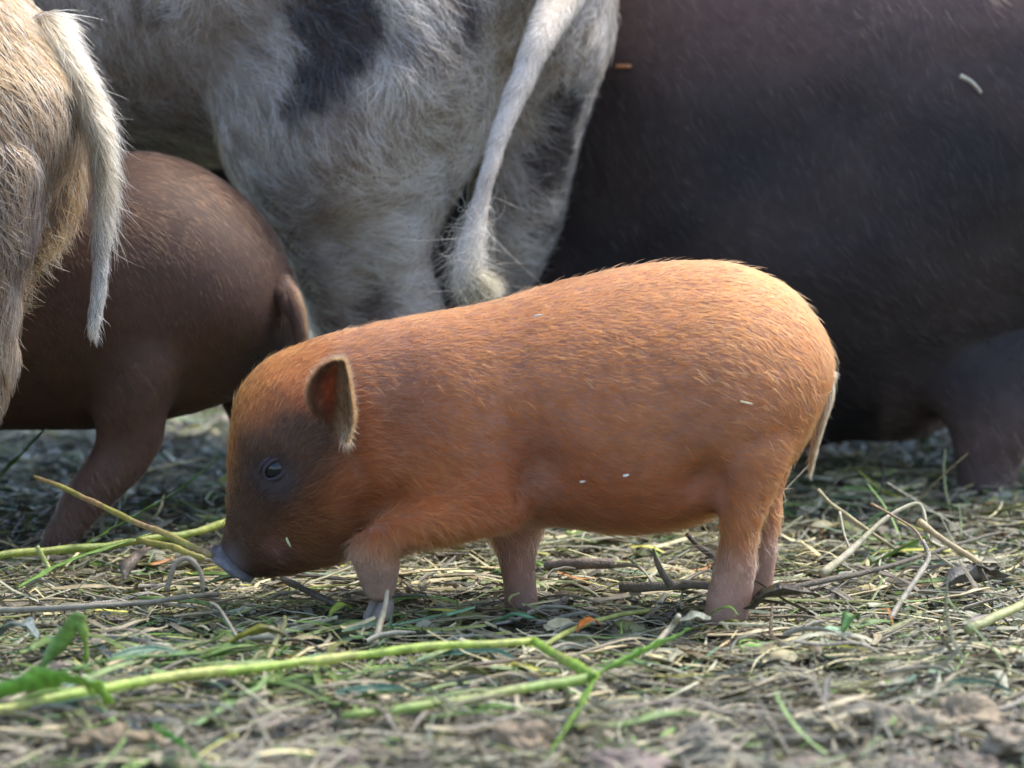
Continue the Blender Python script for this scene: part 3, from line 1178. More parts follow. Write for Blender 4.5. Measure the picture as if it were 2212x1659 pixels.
# ------------------------------------------------------------------ the brown youngster behind
def build_brown_pig():
    Q = lambda u, v, y: P(u, v, y + -0.04)          # everything of this pig stands a little nearer
    qec = lambda a, b, y, hw, side=(0, 1, 0): sec(a, b, y + -0.04, hw, side)
    loc = (-.28, .38, 0)
    root = empty('piglet', loc, 'dark brown smooth-coated young pig between the tan pig and the grey pig', 'piglet')
    y = .42
    def s2(a, b, hw, yy=y):
        return qec(a, b, yy, hw)
    torso = loft([
        s2((-330, 560), (-330, 900), .05),
        s2((-220, 430), (-220, 930), .09),
        s2((-60, 360), (-60, 930), .105),
        s2((100, 332), (100, 930), .112),
        s2((250, 326), (250, 925), .115),
        s2((350, 331), (350, 908), .112),
        s2((440, 362), (430, 890), .106),
        s2((520, 420), (510, 860), .095),
        s2((585, 495), (570, 830), .078),
        s2((632, 590), (618, 790), .052),
        s2((652, 670), (645, 750), .02),
    ], 4, 30)
    near_hind = loft([
        qec((180, 640), (460, 640), .37, .05),
        qec((170, 760), (430, 760), .355, .048),
        qec((180, 850), (385, 850), .345, .042),
        qec((200, 905), (362, 900), .34, .034),
        qec((206, 950), (358, 945), .34, .028),
        qec((180, 1000), (318, 1020), .34, .025),
        qec((135, 1060), (250, 1085), .34, .021),
        qec((112, 1115), (195, 1145), .34, .0185),
        qec((75, 1165), (158, 1200), .34, .019),
    ], 4, 22)
    far_hind = loft([
        qec((400, 700), (610, 700), .46, .045),
        qec((440, 800), (585, 800), .47, .036),
        qec((485, 880), (585, 880), .47, .027),
        qec((505, 940), (585, 940), .47, .023),
        qec((505, 1010), (575, 1010), .47, .02),
        qec((500, 1110), (570, 1110), .47, .02),
    ], 4, 20)
    fr = []
    for yy, u in ((.35, -180), (.48, -120)):
        fr.append(loft([qec((u - 80, 760), (u + 80, 760), yy, .04), qec((u - 55, 900), (u + 50, 900), yy, .028), qec((u - 40, 1020), (u + 32, 1020), yy, .02), qec((u - 40, 1170), (u + 30, 1170), yy, .019)], 4, 18))
    head = loft([s2((-200, 470), (-200, 900), .075), s2((-330, 520), (-300, 930), .07), s2((-430, 640), (-370, 980), .055), s2((-490, 800), (-420, 1020), .036), s2((-520, 900), (-460, 1050), .028)], 4, 22)
    me = fuse([torso, near_hind, far_hind, head] + fr, .0058, 10, .5)
    sculpt(me, [(Q(470, 800, .34), .04, -.006), (Q(590, 740, .38), .025, -.006), (Q(300, 830, .30), .04, .003)], ((.07, .002, 111),))

    def coat(p, nn=None):
        n = len(p)
        c = mul((.060, .029, .017), n)
        c = mix(c, mul((.085, .036, .018), n), np.clip(.5 + fbm(p, .05, 113), 0, 1) * .7)
        c = mix(c, mul((.016, .014, .015), n), np.clip(1.2 * gauss(p, Q(575, 760, .38), .034), 0, .85))
        low = sstep(p[:, 2], .14, .06)
        c = mix(c, mul((.13, .075, .060), n), low * .8)
        return c

    def flow(p, nn):
        d = mul((.45, 0, -.9), len(p))
        d = mix(d, mul((.9, 0, -.5), len(p)), sstep(p[:, 2], .24, .31))
        return d + .25 * noise3(p, .04, 114)

    fur('fur', me, root, 75000, flow, lambda p, n: .0115 * np.ones(len(p)), lambda p, n: coat(p) * np.where(rng.random((len(p), 1)) < .25, 1.5, 1.0), .00016, lift=.12, jitter=.10, clump=.15, cell=.006, bend=.8, tone=.05,
        density=lambda p, n: np.where(p[:, 0] > -.5, 1, .15))
    add_body(me, root, coat(get_v(me)) * .8)
    tp = [Q(598, 610, .375), Q(622, 640, .36), Q(640, 680, .355), Q(648, 720, .355), Q(645, 760, .36), Q(632, 800, .36)]
    V, Fc = tube_shell(tp, [.008, .0075, .0065, .0052, .0042, .002], 12, 4)
    tl = part_mesh('tail', V, Fc, root, (.2, .1, .06), M_SKIN, lambda q: mul((.055, .028, .019), len(q)))
    tme = mesh_data('tailfur', V, Fc)
    fur('tail_fur', tme, tl, 4000, lambda p, n: mul((.25, 0, -1), len(p)), lambda p, n: .012 * np.ones(len(p)),
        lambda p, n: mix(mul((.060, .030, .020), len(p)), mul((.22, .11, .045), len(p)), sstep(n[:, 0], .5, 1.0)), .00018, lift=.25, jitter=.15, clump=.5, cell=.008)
    trotter(root, (Q(115, 1165, .34)[0], .34, 0), R(200), .0125, (.09, .07, .065))
    trotter(root, (Q(530, 1100, .47)[0], .43, 0), R(185), .0125, (.09, .07, .065))


build_brown_pig()


# ------------------------------------------------------------------ the big black pot-bellied pig
def build_black_pig():
    loc = (.4, .72, 0)
    root = empty('pig', loc, 'big black pot-bellied pig standing on the right behind the orange piglet', 'pig')
    H = norm(np.array([-.955, .30, 0]))
    Sd = np.array([.30, .955, 0])
    c0 = np.array([.62, .665, 0])
    rows = []
    for s, zt, zb, hw in ((-.10, .40, .30, .03), (-.06, .47, .22, .11), (.02, .52, .17, .17), (.12, .555, .12, .20), (.22, .57, .040, .215), (.31, .575, .026, .225), (.40, .575, .006, .225), (.48, .57, .002, .215), (.60, .555, .02, .195), (.72, .535, .10, .165), (.84, .50, .14, .13), (.96, .45, .15, .095), (1.06, .36, .15, .065), (1.12, .30, .16, .045)):
        C = c0 + H * s
        rows.append((C + np.array([0, 0, zt]), C + np.array([0, 0, zb]), Sd * hw))
    barrel = loft(rows, 4, 40, .74)
    yh = .575
    thigh = loft([
        sec((1950, 150), (2800, 150), yh + .27, .08),
        sec((1900, 300), (2800, 300), yh + .21, .09),
        sec((1862, 450), (2800, 450), yh + .15, .09),
        sec((1862, 590), (2760, 590), yh + .10, .085),
        sec((1905, 720), (2640, 720), yh + .05, .075),
        sec((1975, 830), (2440, 830), yh + .015, .055),
        sec((2034, 915), (2290, 915), yh, .042),
        sec((2052, 990), (2215, 990), yh, .034),
        sec((2058, 1060), (2208, 1060), yh, .031),
        sec((2045, 1125), (2205, 1125), yh, .033),
    ], 4, 26)
    far = (thigh[0] + np.array([.10, .30, 0]), thigh[1])
    fl = []
    for sd, s in ((-1, .70), (1, .74)):
        C = c0 + H * s + Sd * .10 * sd
        fl.append(tube_shell([C + np.array([0, 0, z]) for z in (.3, .2, .1, .0)], [.08, .06, .04, .04], 16))
    me = fuse([barrel, thigh, far] + fl, .009, 8, .5)
    sculpt(me, [
        (P(1838, 380, .47), .035, -.014), (P(1842, 480, .47), .035, -.018), (P(1846, 580, .47), .035, -.020), (P(1858, 680, .47), .035, -.018), (P(1885, 780, .47), .04, -.014),
        (P(1960, 540, .47), .07, .016), (P(1700, 560, .48), .08, .012), (P(1560, 420, .50), .03, -.010), (P(1575, 520, .50), .03, -.010), (P(2100, 330, .46), .09, .012), (P(1960, 760, .46), .05, .010),
        (P(1480, 330, .60), .08, .012), (P(1320, 430, .66), .06, -.014), (P(1620, 250, .55), .08, -.010), (P(1760, 760, .5), .08, .012),
    ], ((.14, .008, 121), (.05, .003, 122)))

    def coat(p, nn=None):
        n = len(p)
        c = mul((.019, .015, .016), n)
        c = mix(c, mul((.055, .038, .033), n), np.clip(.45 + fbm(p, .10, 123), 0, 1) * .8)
        c = mix(c, mul((.14, .083, .068), n), sstep(p[:, 2] + .03 * noise(p, .05, 3), .32, .5))  # paler towards the top: light falling from above, painted into the coat
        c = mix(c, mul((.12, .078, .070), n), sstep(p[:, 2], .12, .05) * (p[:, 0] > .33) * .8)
        return c

    def flow(p, nn):
        d = mul((.55, -.1, -.8), len(p))
        return d + .4 * noise3(p, .07, 124)

    def hc(p, nn):
        c = coat(p)
        r = rng.random((len(p), 1))
        c = np.where(r < .18, c * 2.4, c)
        return np.where(r > .93, c * np.array([2.2, 1.5, 1.2]), c)

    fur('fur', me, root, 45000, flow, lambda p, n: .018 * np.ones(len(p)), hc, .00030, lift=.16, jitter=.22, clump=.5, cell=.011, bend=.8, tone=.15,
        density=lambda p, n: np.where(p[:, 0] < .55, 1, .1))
    for k in ((2072, 163), (2118, 200), (1330, 143), (1362, 142)):
        BLACK_FLECKS.append(on_surface(me, *k)[0])
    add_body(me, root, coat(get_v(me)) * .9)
    tp = [np.array([.70, .66, .40]), np.array([.72, .60, .34]), np.array([.70, .57, .26]), np.array([.69, .56, .18])]
    V, Fc = tube_shell(tp, [.018, .014, .010, .004], 12, 4)
    tl = part_mesh('tail', V, Fc, root, (.03, .026, .027), M_SKIN)
    trotter(root, (P(2110, 1125, yh)[0], yh, 0), R(175), .02, (.06, .05, .05))


build_black_pig()


# ------------------------------------------------------------------ litter
TINTS = {
    'grey': (.27, .25, .19), 'tan': (.38, .32, .20), 'straw': (.50, .41, .24), 'brown': (.11, .082, .05), 'dark': (.05, .042, .03),
    'olive': (.16, .17, .06), 'green': (.13, .21, .05), 'bright': (.26, .40, .06), 'blue_green': (.10, .18, .11), 'yellow': (.40, .37, .08), 'rust': (.36, .15, .05),
}


def strips(base, yaw, pitch, L, W, bendh, bendv, fold, K=5):
    """Many folded blades at once. Arrays of n; returns verts (n*K*3,3) and faces."""
    n = len(L)
    t = np.linspace(-.5, .5, K)[None, :]
    fx, fy = np.cos(yaw), np.sin(yaw)
    l = L[:, None]
    x = t * l
    s = bendh[:, None] * l * (t * t * 4 - .33)
    z = pitch[:, None] * l * t - bendv[:, None] * l * (t * t * 4 - .33)
    C = np.stack([base[:, 0, None] + x * fx[:, None] - s * fy[:, None], base[:, 1, None] + x * fy[:, None] + s * fx[:, None], base[:, 2, None] + z], -1)
    T = norm(np.gradient(C, axis=1))
    up = np.array([0, 0, 1.0])
    roll = rng.normal(0, .5, (n, 1, 1))
    A = norm(np.cross(T, up))
    B = np.cross(A, T)
    A, B = A * np.cos(roll) + B * np.sin(roll), B * np.cos(roll) - A * np.sin(roll)
    taper = (1 - .55 * np.abs(2 * t) ** 2.5)
    wv = (W[:, None] * taper)[..., None] * .5
    up_ = B * (W * fold)[:, None, None]
    V = np.stack([C - A * wv, C + up_, C + A * wv], 2).reshape(-1, 3)
    b = (np.arange(n) * K * 3)[:, None, None]
    k = (np.arange(K - 1) * 3)[None, :, None]
    q = np.array([[0, 1, 4, 3], [1, 2, 5, 4]]).reshape(1, 1, 8)
    Fc = (b + k + q).reshape(-1, 4)
    return V, Fc


def fast_mesh(name, V, Fc):
    me = bpy.data.meshes.new(name)
    me.vertices.add(len(V))
    me.vertices.foreach_set('co', np.asarray(V, np.float32).ravel())
    me.loops.add(Fc.size)
    me.loops.foreach_set('vertex_index', Fc.astype(np.int32).ravel())
    me.polygons.add(len(Fc))
    me.polygons.foreach_set('loop_start', np.arange(len(Fc), dtype=np.int32) * Fc.shape[1])
    me.polygons.foreach_set('use_smooth', np.ones(len(Fc), bool))
    me.update(calc_edges=True)
    return me


def litter():
    # the visible trapezium of ground, a little wider than the view
    n = 38000
    y = rng.uniform(-.75, 1.35, n)
    x = rng.uniform(-1, 1, n) * (.53 + .14 * (y + .75))
    names = ['grey', 'tan', 'straw', 'brown', 'dark', 'olive', 'green', 'blue_green', 'yellow', 'rust']
    pr = np.array([.34, .15, .06, .14, .09, .13, .065, .035, .022, .006])
    ci = rng.choice(len(names), n, p=pr / pr.sum())
    gr = (fbm(np.stack([x, y, 0 * x], -1), .16, 209) + .22 * (y < -.2) - .5 * x > .30) & (rng.random(n) < .4)
    ci = np.where(gr, rng.choice([5, 6, 6, 7], n), ci)
    p3 = np.stack([x, y, 0 * x], -1)
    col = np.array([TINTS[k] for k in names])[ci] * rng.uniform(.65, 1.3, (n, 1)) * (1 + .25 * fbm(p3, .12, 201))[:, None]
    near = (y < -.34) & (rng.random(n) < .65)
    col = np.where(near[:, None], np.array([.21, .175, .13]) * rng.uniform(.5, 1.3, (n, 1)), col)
    L = np.exp(rng.normal(math.log(.037), .6, n)).clip(.008, .14)
    W = np.exp(rng.normal(math.log(.0022), .45, n)).clip(.0008, .009)
    scrap = rng.random(n) < .055
    W = np.where(scrap, rng.uniform(.005, .013, n), W)
    L = np.where(scrap, rng.uniform(.012, .04, n), L)
    # long pieces lie mostly across the view, heaped in drifts
    yaw = rng.normal(0, .95, n) + .25
    pile = .017 * np.clip(.4 + fbm(p3, .11, 202), 0, 1.4)
    for fx, fy in ((P(1560, 1345, -.047)[0], -.085), (P(1128, 1330, 0)[0], -.02), (P(1640, 1290, .05)[0], .02)):
        pile = pile + .014 * np.exp(-((x - fx) / .045) ** 2 - ((y - fy) / .022) ** 2)
    z = ground_z(x, y) + .002 + rng.random(n) ** 1.4 * pile + .002
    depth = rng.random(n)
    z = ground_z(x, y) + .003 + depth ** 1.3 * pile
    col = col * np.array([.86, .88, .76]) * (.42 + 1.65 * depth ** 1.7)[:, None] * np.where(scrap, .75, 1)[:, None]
    pitch = rng.normal(0, .13, n)
    up = (rng.random(n) < .06) & ~((y > -.42) & (y < .16) & (x > -.30) & (x < .28))
    pitch = np.where(up, rng.normal(0, .55, n), pitch)
    z = np.where(up, z + np.abs(pitch) * L * .35, z)
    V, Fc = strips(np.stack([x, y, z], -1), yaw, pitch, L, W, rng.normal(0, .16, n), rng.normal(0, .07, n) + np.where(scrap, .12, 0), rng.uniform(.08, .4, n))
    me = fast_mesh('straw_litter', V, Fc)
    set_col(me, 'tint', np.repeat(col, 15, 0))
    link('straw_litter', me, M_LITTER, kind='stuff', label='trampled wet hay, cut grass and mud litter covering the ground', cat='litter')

    # crumbs of mud and broken leaf between the stalks
    n = 16000
    y = rng.uniform(-.75, 1.35, n)
    x = rng.uniform(-1, 1, n) * (.53 + .14 * (y + .75))
    z = ground_z(x, y) + rng.random(n) * .010
    s = np.exp(rng.normal(math.log(.0030), .5, n)).clip(.001, .010)
    u8 = np.array([[1, 0, 0], [-1, 0, 0], [0, 1, 0], [0, -1, 0], [0, 0, 1], [0, 0, -1]], float)
    f8 = np.array([[0, 2, 4], [2, 1, 4], [1, 3, 4], [3, 0, 4], [2, 0, 5], [1, 2, 5], [3, 1, 5], [0, 3, 5]])
    V = np.stack([x, y, z], -1)[:, None, :] + s[:, None, None] * (u8[None] * rng.uniform(.4, 1.3, (n, 6, 1)) * np.array([1.3, 1, .5]) + rng.normal(0, .25, (n, 6, 3)))
    Fc = (np.arange(n)[:, None, None] * 6 + f8[None]).reshape(-1, 3)
    me = fast_mesh('mud_crumbs', V.reshape(-1, 3), Fc)
    col = np.array([(.20, .17, .12), (.10, .08, .055), (.28, .23, .16), (.14, .15, .06)])[rng.integers(0, 4, n)] * rng.uniform(.6, 1.3, (n, 1))
    set_col(me, 'tint', np.repeat(col, 6, 0))
    me.polygons.foreach_set('use_smooth', np.zeros(len(Fc), bool))
    link('mud_crumbs', me, M_LITTER, kind='stuff', label='small crumbs of wet mud and broken leaf between the straw', cat='litter')


litter()


# ------------------------------------------------------------------ single stalks, blades, twigs and leaves
def top_z(p):
    return float(ground_z(np.array([p[0]]), np.array([p[1]]))[0]) + .012


def stalk(name, label, cat, pts, w, tint, mat=None, nodes=(), group=None, tint2=None, round_=True):
    """A stem or twig through 3-D points: a tapering tube with thickened nodes."""
    C = catmull(np.array(pts, float), 6)
    m = len(C)
    if not isinstance(w, (list, tuple)):
        w = [w, w]
    rad = np.interp(np.linspace(0, 1, m), np.linspace(0, 1, len(w)), w) / 2
    for nd in nodes:
        rad = rad * (1 + .35 * np.exp(-((np.linspace(0, 1, m) - nd) / .012) ** 2))
    C = C + noise3(C, .03, hash(len(label)) % 97) * min(w) * .35 + noise3(C, .009, 41) * min(w) * .10
    rad = rad * (1 + .14 * noise(C, .008, 42) + .10 * noise(C, .03, 43))
    V, Fc = tube_shell(C, rad, 8, 1)
    base = np.array(pts[0], float)
    me = mesh_data(name, V - base, Fc)
    c = mul(tint, len(V))
    if tint2 is not None:
        tt = np.concatenate([np.repeat(np.linspace(0, 1, m), 8), [0, 1]])
        k = sstep(np.sin(tt * 21 + 1) * .6 + noise(V, .02, 3), -.2, .5)
        c = mix(c, mul(tint2, len(V)), k)
    set_col(me, 'tint', c * (1 + .2 * fbm(V, .015, 9))[:, None])
    return link(name, me, mat or M_LITTER, None, label, cat, group, loc=tuple(base))


def blade_mesh(pts, W, fold=.18, tilt=0.0, tip=.08, base_w=.5, K=6):
    C = catmull(np.array(pts, float), K)
    m = len(C)
    T = norm(np.gradient(C, axis=0))
    A = norm(np.cross(T, np.array([0, 0, 1.0])) + 1e-6)
    B = np.cross(A, T)
    A, B = A * math.cos(tilt) + B * math.sin(tilt), B * math.cos(tilt) - A * math.sin(tilt)
    t = np.linspace(0, 1, m)
    wv = W * .5 * np.minimum(base_w + (1 - base_w) * np.minimum(t / .25, 1), np.maximum(((1 - t) / .45).clip(0, 1) ** .7, tip))
    V = np.stack([C - A * wv[:, None] + B * (wv * fold)[:, None], C - A * .5 * wv[:, None], C - B * (wv * fold)[:, None] * .6, C + A * .5 * wv[:, None], C + A * wv[:, None] + B * (wv * fold)[:, None]], 1)
    V = V + (noise3(V.reshape(-1, 3), .010, 33) * W * .16 + noise3(V.reshape(-1, 3), .004, 34) * W * .07).reshape(V.shape)
    V2 = V - B[:, None, :] * .0004
    VV = np.concatenate([V.reshape(-1, 3), V2.reshape(-1, 3)])
    n0 = m * 5
    Fc = []
    for i in range(m - 1):
        for k in range(4):
            a = i * 5 + k
            Fc.append((a, a + 1, a + 6, a + 5))
            Fc.append((a + n0 + 5, a + n0 + 6, a + n0 + 1, a + n0))
        for k in (0, 4):
            a = i * 5 + k
            Fc.append((a, a + 5, a + 5 + n0, a + n0) if k == 0 else (a, a + n0, a + 5 + n0, a + 5))
    return VV, Fc, np.tile(np.repeat(t, 5), 2)


def blade(name, label, cat, pts, W, tint, tint2=None, parent=None, **kw):
    V, Fc, t = blade_mesh(pts, W, **kw)
    base = np.array(parent.location) if parent is not None else np.array(pts[0], float)
    me = mesh_data(name, V - base, Fc)
    c = mul(tint, len(V))
    if tint2 is not None:
        c = mix(c, mul(tint2, len(V)), sstep(t + .3 * noise(V, .012, 5), .45, .9))
    set_col(me, 'tint', c * (1 + .15 * fbm(V, .01, 12))[:, None])
    return link(name, me, M_LEAF, parent, label, cat, loc=None if parent is not None else tuple(base))


def gp(*uvh):
    """Ground points under picture marks (u, v, height above ground)."""
    return [G(u, v, h) for u, v, h in uvh]


T = TINTS
# the long yellow-green stem across the front and the forked shoot it points at
stalk('grass_stalk', 'long yellow-green grass stem lying across the foreground litter', 'stem',
      gp((-60, 1545, .016), (200, 1490, .020), (400, 1457, .021), (600, 1435, .022), (760, 1415, .023), (950, 1398, .025), (1150, 1385, .026)), [.0072, .0070, .0064, .0056], (.40, .52, .09), M_LEAF, nodes=(.62,), tint2=(.54, .55, .15))
root = empty('grass_shoot', tuple(G(1285, 1462, .020)), 'bright green forked grass shoot lying in front of the piglet', 'grass shoot')


def shoot_part(name, pts, w, tint):
    C = catmull(np.array(pts, float), 6)
    C = C + noise3(C, .02, 44) * w[1] * .25
    V, Fc = tube_shell(C, np.linspace(1.15 * w[0], 1.15 * w[1], len(C)) / 2 * (1 + .2 * noise(C, .009, 45)), 8, 1)
    me = mesh_data(name, V - np.array(root.location), Fc)
    set_col(me, 'tint', mix(mul(tint, len(V)), mul((.36, .33, .12), len(V)), sstep(noise(V, .03, 46), .1, .6) * .6) * (1 + .2 * fbm(V, .02, 9))[:, None])
    link(name, me, M_LEAF, root)


shoot_part('stem', gp((1285, 1462, .022), (1220, 1425, .024), (1150, 1384, .026)), (.0068, .0052), (.28, .42, .06))
shoot_part('stem', gp((1285, 1464, .020), (1120, 1490, .018), (950, 1520, .018), (740, 1548, .016)), (.0066, .0050), (.30, .41, .10))
blade('leaf', None, None, gp((1280, 1462, .022), (1370, 1415, .026), (1450, 1380, .024), (1495, 1358, .02)), .0110, (.18, .38, .05), (.13, .28, .06), parent=root, tilt=.9)
blade('leaf', None, None, gp((1290, 1455, .022), (1255, 1520, .022), (1215, 1585, .020), (1180, 1635, .016)), .0125, (.28, .46, .07), (.24, .40, .05), parent=root, tilt=-.9)
# arched blades at the left
blade('grass_strand', 'broad green grass blade arching at the left edge of the foreground', 'grass blade',
      gp((-80, 1530, .014), (0, 1495, .024), (110, 1468, .034), (190, 1475, .036), (235, 1515, .016)), .0170, (.19, .40, .06), (.26, .46, .06), tip=.3, tilt=.8)
blade('grass_strand', 'green grass blade folded over into an upright hairpin beside the long stem', 'grass blade',
      gp((85, 1445, .012), (130, 1390, .030), (165, 1338, .052), (182, 1365, .042), (186, 1432, .014)), .0115, (.20, .34, .09), (.25, .38, .08), tip=.5, tilt=.9)
blade('grass_strand', 'dull green grass blade lying just behind the long yellow-green stem', 'grass blade',
      gp((90, 1465, .012), (230, 1428, .020), (400, 1412, .020), (520, 1390, .022), (610, 1395, .016)), .0080, (.13, .25, .08), (.17, .17, .03))
blade('grass_strand', 'vivid green grass blade at the bottom edge near the brown lumps', 'grass blade',
      gp((335, 1570, .018), (380, 1600, .022), (430, 1640, .022), (470, 1680, .016)), .0105, (.12, .40, .05), (.15, .40, .05), tilt=.9)
blade('grass_strand', 'curved pale green blade crossing below the long stem', 'grass blade',
      gp((420, 1565, .012), (500, 1520, .018), (560, 1482, .022), (580, 1455, .020)), .0075, (.22, .33, .12), (.24, .34, .12))
# stems behind, left
stalk('grass_stalk', 'jointed yellow stem slanting up in front of the brown piglet', 'stem',
      [P(455, 1198, -.02), P(350, 1152, .05), P(250, 1108, .12), P(150, 1062, .17), P(76, 1029, .20)], [.0052, .0050, .0046, .0036], (.36, .33, .09), M_LEAF, nodes=(.22, .4, .62, .8), tint2=(.40, .27, .13))
stalk('grass_stalk', 'thick yellow-green stem lying flat at the left behind the snout', 'stem',
      [P(-40, 1204, .10), P(120, 1188, .13), P(320, 1166, .16), P(420, 1150, .19), P(520, 1118, .24)], [.0072, .0068, .0060], (.33, .36, .07), M_LEAF, nodes=(.35, .6), tint2=(.26, .33, .06))
stalk('grass_stalk', 'short yellow stem ending just left of the snout', 'stem',
      [P(300, 1162, .14), P(360, 1180, .10), P(440, 1206, .05)], [.0055, .0050], (.38, .35, .10), M_LEAF)
blade('grass_strand', 'dark green blade leaning behind the face of the orange piglet', 'grass blade',
      [P(190, 1170, .20), P(280, 1120, .26), P(380, 1060, .30), P(480, 985, .32)], .0105, (.10, .20, .035), (.07, .16, .03), tilt=.4)
blade('grass_strand', 'dark green blade rising at the far left edge below the tan leg', 'grass blade',
      [P(-40, 1070, .30), P(20, 1010, .32), P(80, 945, .34), P(130, 905, .36)], .0100, (.09, .17, .035), (.10, .18, .04), tilt=.4)
blade('grass_strand', 'thin green blade lying at the left under the jointed stem', 'grass blade',
      [P(40, 1268, -.02), P(130, 1220, .02), P(240, 1180, .06), P(330, 1150, .09)], .0060, (.17, .30, .06), (.20, .32, .08))
# straws on the right
stalk('straw', 'pale bent straw standing like a hook behind the hind feet', 'straw',
      [P(1775, 1240, .08), P(1830, 1195, .11), P(1900, 1130, .14), P(1950, 1098, .15), P(1984, 1089, .155), P(1998, 1120, .15), P(2006, 1165, .14)], [.0070, .0048, .0036, .0032, .0020], (.48, .42, .28), tint2=(.42, .38, .22))
stalk('straw', 'thin jointed straw slanting from dark belly shade to the right litter', 'straw',
      [P(1766, 1056, .20), P(1800, 1092, .19), P(1860, 1135, .17), P(1930, 1185, .14)], [.0030, .0036, .0030], (.40, .34, .16), nodes=(.25,))
stalk('straw', 'thin wavy straw dangling under the slanting jointed one', 'straw',
      [P(1812, 1105, .18), P(1822, 1150, .165), P(1834, 1180, .15), P(1842, 1200, .14)], [.0024, .0022], (.40, .35, .25))
stalk('straw', 'reddish thin straw crossing over the bent hooked straw', 'straw',
      [P(1880, 1088, .13), P(1930, 1115, .12), P(1980, 1150, .105), P(2002, 1200, .08)], [.0022, .0018], (.40, .26, .14))
stalk('straw', 'tan straw with a cut upper end leaning at the right', 'straw',
      [P(1986, 1128, .10), P(2030, 1160, .085), P(2080, 1193, .07), P(2118, 1220, .055)], [.0062, .0050, .0044], (.52, .40, .20))
stalk('straw', 'grey straw pointing steeply up out of the right litter', 'straw',
      [P(1920, 1340, -.03), P(1960, 1275, 0), P(2005, 1210, .03), P(1992, 1165, .04)], [.0050, .0045, .003], (.34, .30, .22))
stalk('straw', 'yellow-green straw running out of the right edge', 'straw',
      gp((2090, 1362, .012), (2160, 1328, .018), (2270, 1275, .02)), [.0075, .0068], (.40, .40, .16))
stalk('twig', 'long thin dark twig lying in the litter right of the hind feet', 'twig',
      gp((1660, 1285, .006), (1760, 1258, .014), (1870, 1235, .015), (1960, 1210, .017), (2060, 1178, .016), (2160, 1150, .014)), [.0052, .0046, .0038, .0026], (.12, .10, .07), M_TWIG)
stalk('stick', 'knobbly grey-brown stick lying under the belly beside the hind foot', 'stick',
      gp((1345, 1272, .008), (1400, 1268, .012), (1470, 1262, .013), (1545, 1268, .012)), [.0088, .0076, .0068], (.15, .12, .085), M_TWIG)
stalk('twig', 'pointed dark twig standing up from the stick under the belly', 'twig',
      [P(1450, 1265, .03), P(1432, 1240, .03), P(1418, 1210, .03), P(1410, 1184, .03)], [.0060, .0045, .0015], (.15, .12, .08), M_TWIG)
stalk('twig', 'short slanting dark twig in front of the near hind leg', 'twig',
      [P(1484, 1153, .07), P(1510, 1178, .06), P(1532, 1196, .05), P(1552, 1214, .04)], [.0045, .0038], (.10, .08, .06), M_TWIG)
stalk('twig', 'brown twig lying behind the planted front foot', 'twig',
      gp((1180, 1222, .004), (1240, 1220, .01), (1330, 1216, .012)), [.010, .009], (.17, .13, .10), M_TWIG)
# front centre
stalk('straw', 'pale stalk leaning against the lifted front foot', 'straw',
      [P(808, 1392, -.14), P(819, 1350, -.125), P(829, 1310, -.11), P(836, 1275, -.10)], [.0055, .0050, .0026], (.36, .31, .21))
stalk('straw', 'long grey straw lying crosswise in front of the snout', 'straw',
      gp((-30, 1318, .010), (160, 1312, .014), (330, 1298, .015), (470, 1282, .012)), [.0050, .0042], (.25, .22, .16))
stalk('straw', 'upright yellowish straw with a curved top near the long stem', 'straw',
      [P(575, 1428, -.20), P(592, 1390, -.19), P(612, 1350, -.185), P(614, 1330, -.185)], [.0042, .0036, .002], (.42, .37, .15))
stalk('straw', 'thin curling grey straw beside the curved upright one', 'straw',
      [P(520, 1392, -.19), P(492, 1345, -.17), P(470, 1312, -.165), P(452, 1300, -.16)], [.0028, .0024, .0015], (.30, .25, .19))
stalk('straw', 'forked pale straw lying in front of the hind foot', 'straw',
      gp((1390, 1420, .008), (1450, 1350, .02), (1462, 1330, .03)), [.0052, .0045], (.36, .32, .22))
stalk('straw', 'arched dry stem looping just in front of the snout', 'straw',
      [P(362, 1275, -.10), P(378, 1222, -.10), P(410, 1208, -.10), P(436, 1240, -.10), P(440, 1275, -.10)], [.0040, .0040, .0035], (.22, .18, .13))
stalk('twig', 'dark slender twig poking out from under the jaw', 'twig',
      gp((610, 1250, .016), (680, 1285, .018), (745, 1312, .012)), [.0055, .0048], (.07, .055, .04), M_TWIG)
stalk('grass_stalk', 'yellow-green stem lying between the front and hind feet', 'stem',
      gp((1170, 1395, .010), (1260, 1350, .014), (1330, 1330, .015), (1400, 1318, .012)), [.0042, .0036], (.30, .33, .09), M_LEAF)
stalk('straw', 'short green-tipped stalk standing at the left below the thick stem', 'straw',
      [P(80, 1182, .02), P(98, 1210, .02), P(110, 1232, .015)], [.0042, .0040], (.34, .36, .10))


def leaf(name, label, c, yaw, L, W, tint, tint2=None, lift=.006, cup=.2, curl=.15):
    f = np.array([math.cos(yaw), math.sin(yaw), 0])
    pts = [c - f * L * .5, c - f * L * .2 + np.array([0, 0, lift]), c + f * L * .15 + np.array([0, 0, lift * 1.4]), c + f * L * .5 + np.array([0, 0, lift * .4 + L * curl * .3])]
    blade(name, label, 'leaf', pts, W, tint, tint2, fold=cup, base_w=.15, tip=.02, K=5)


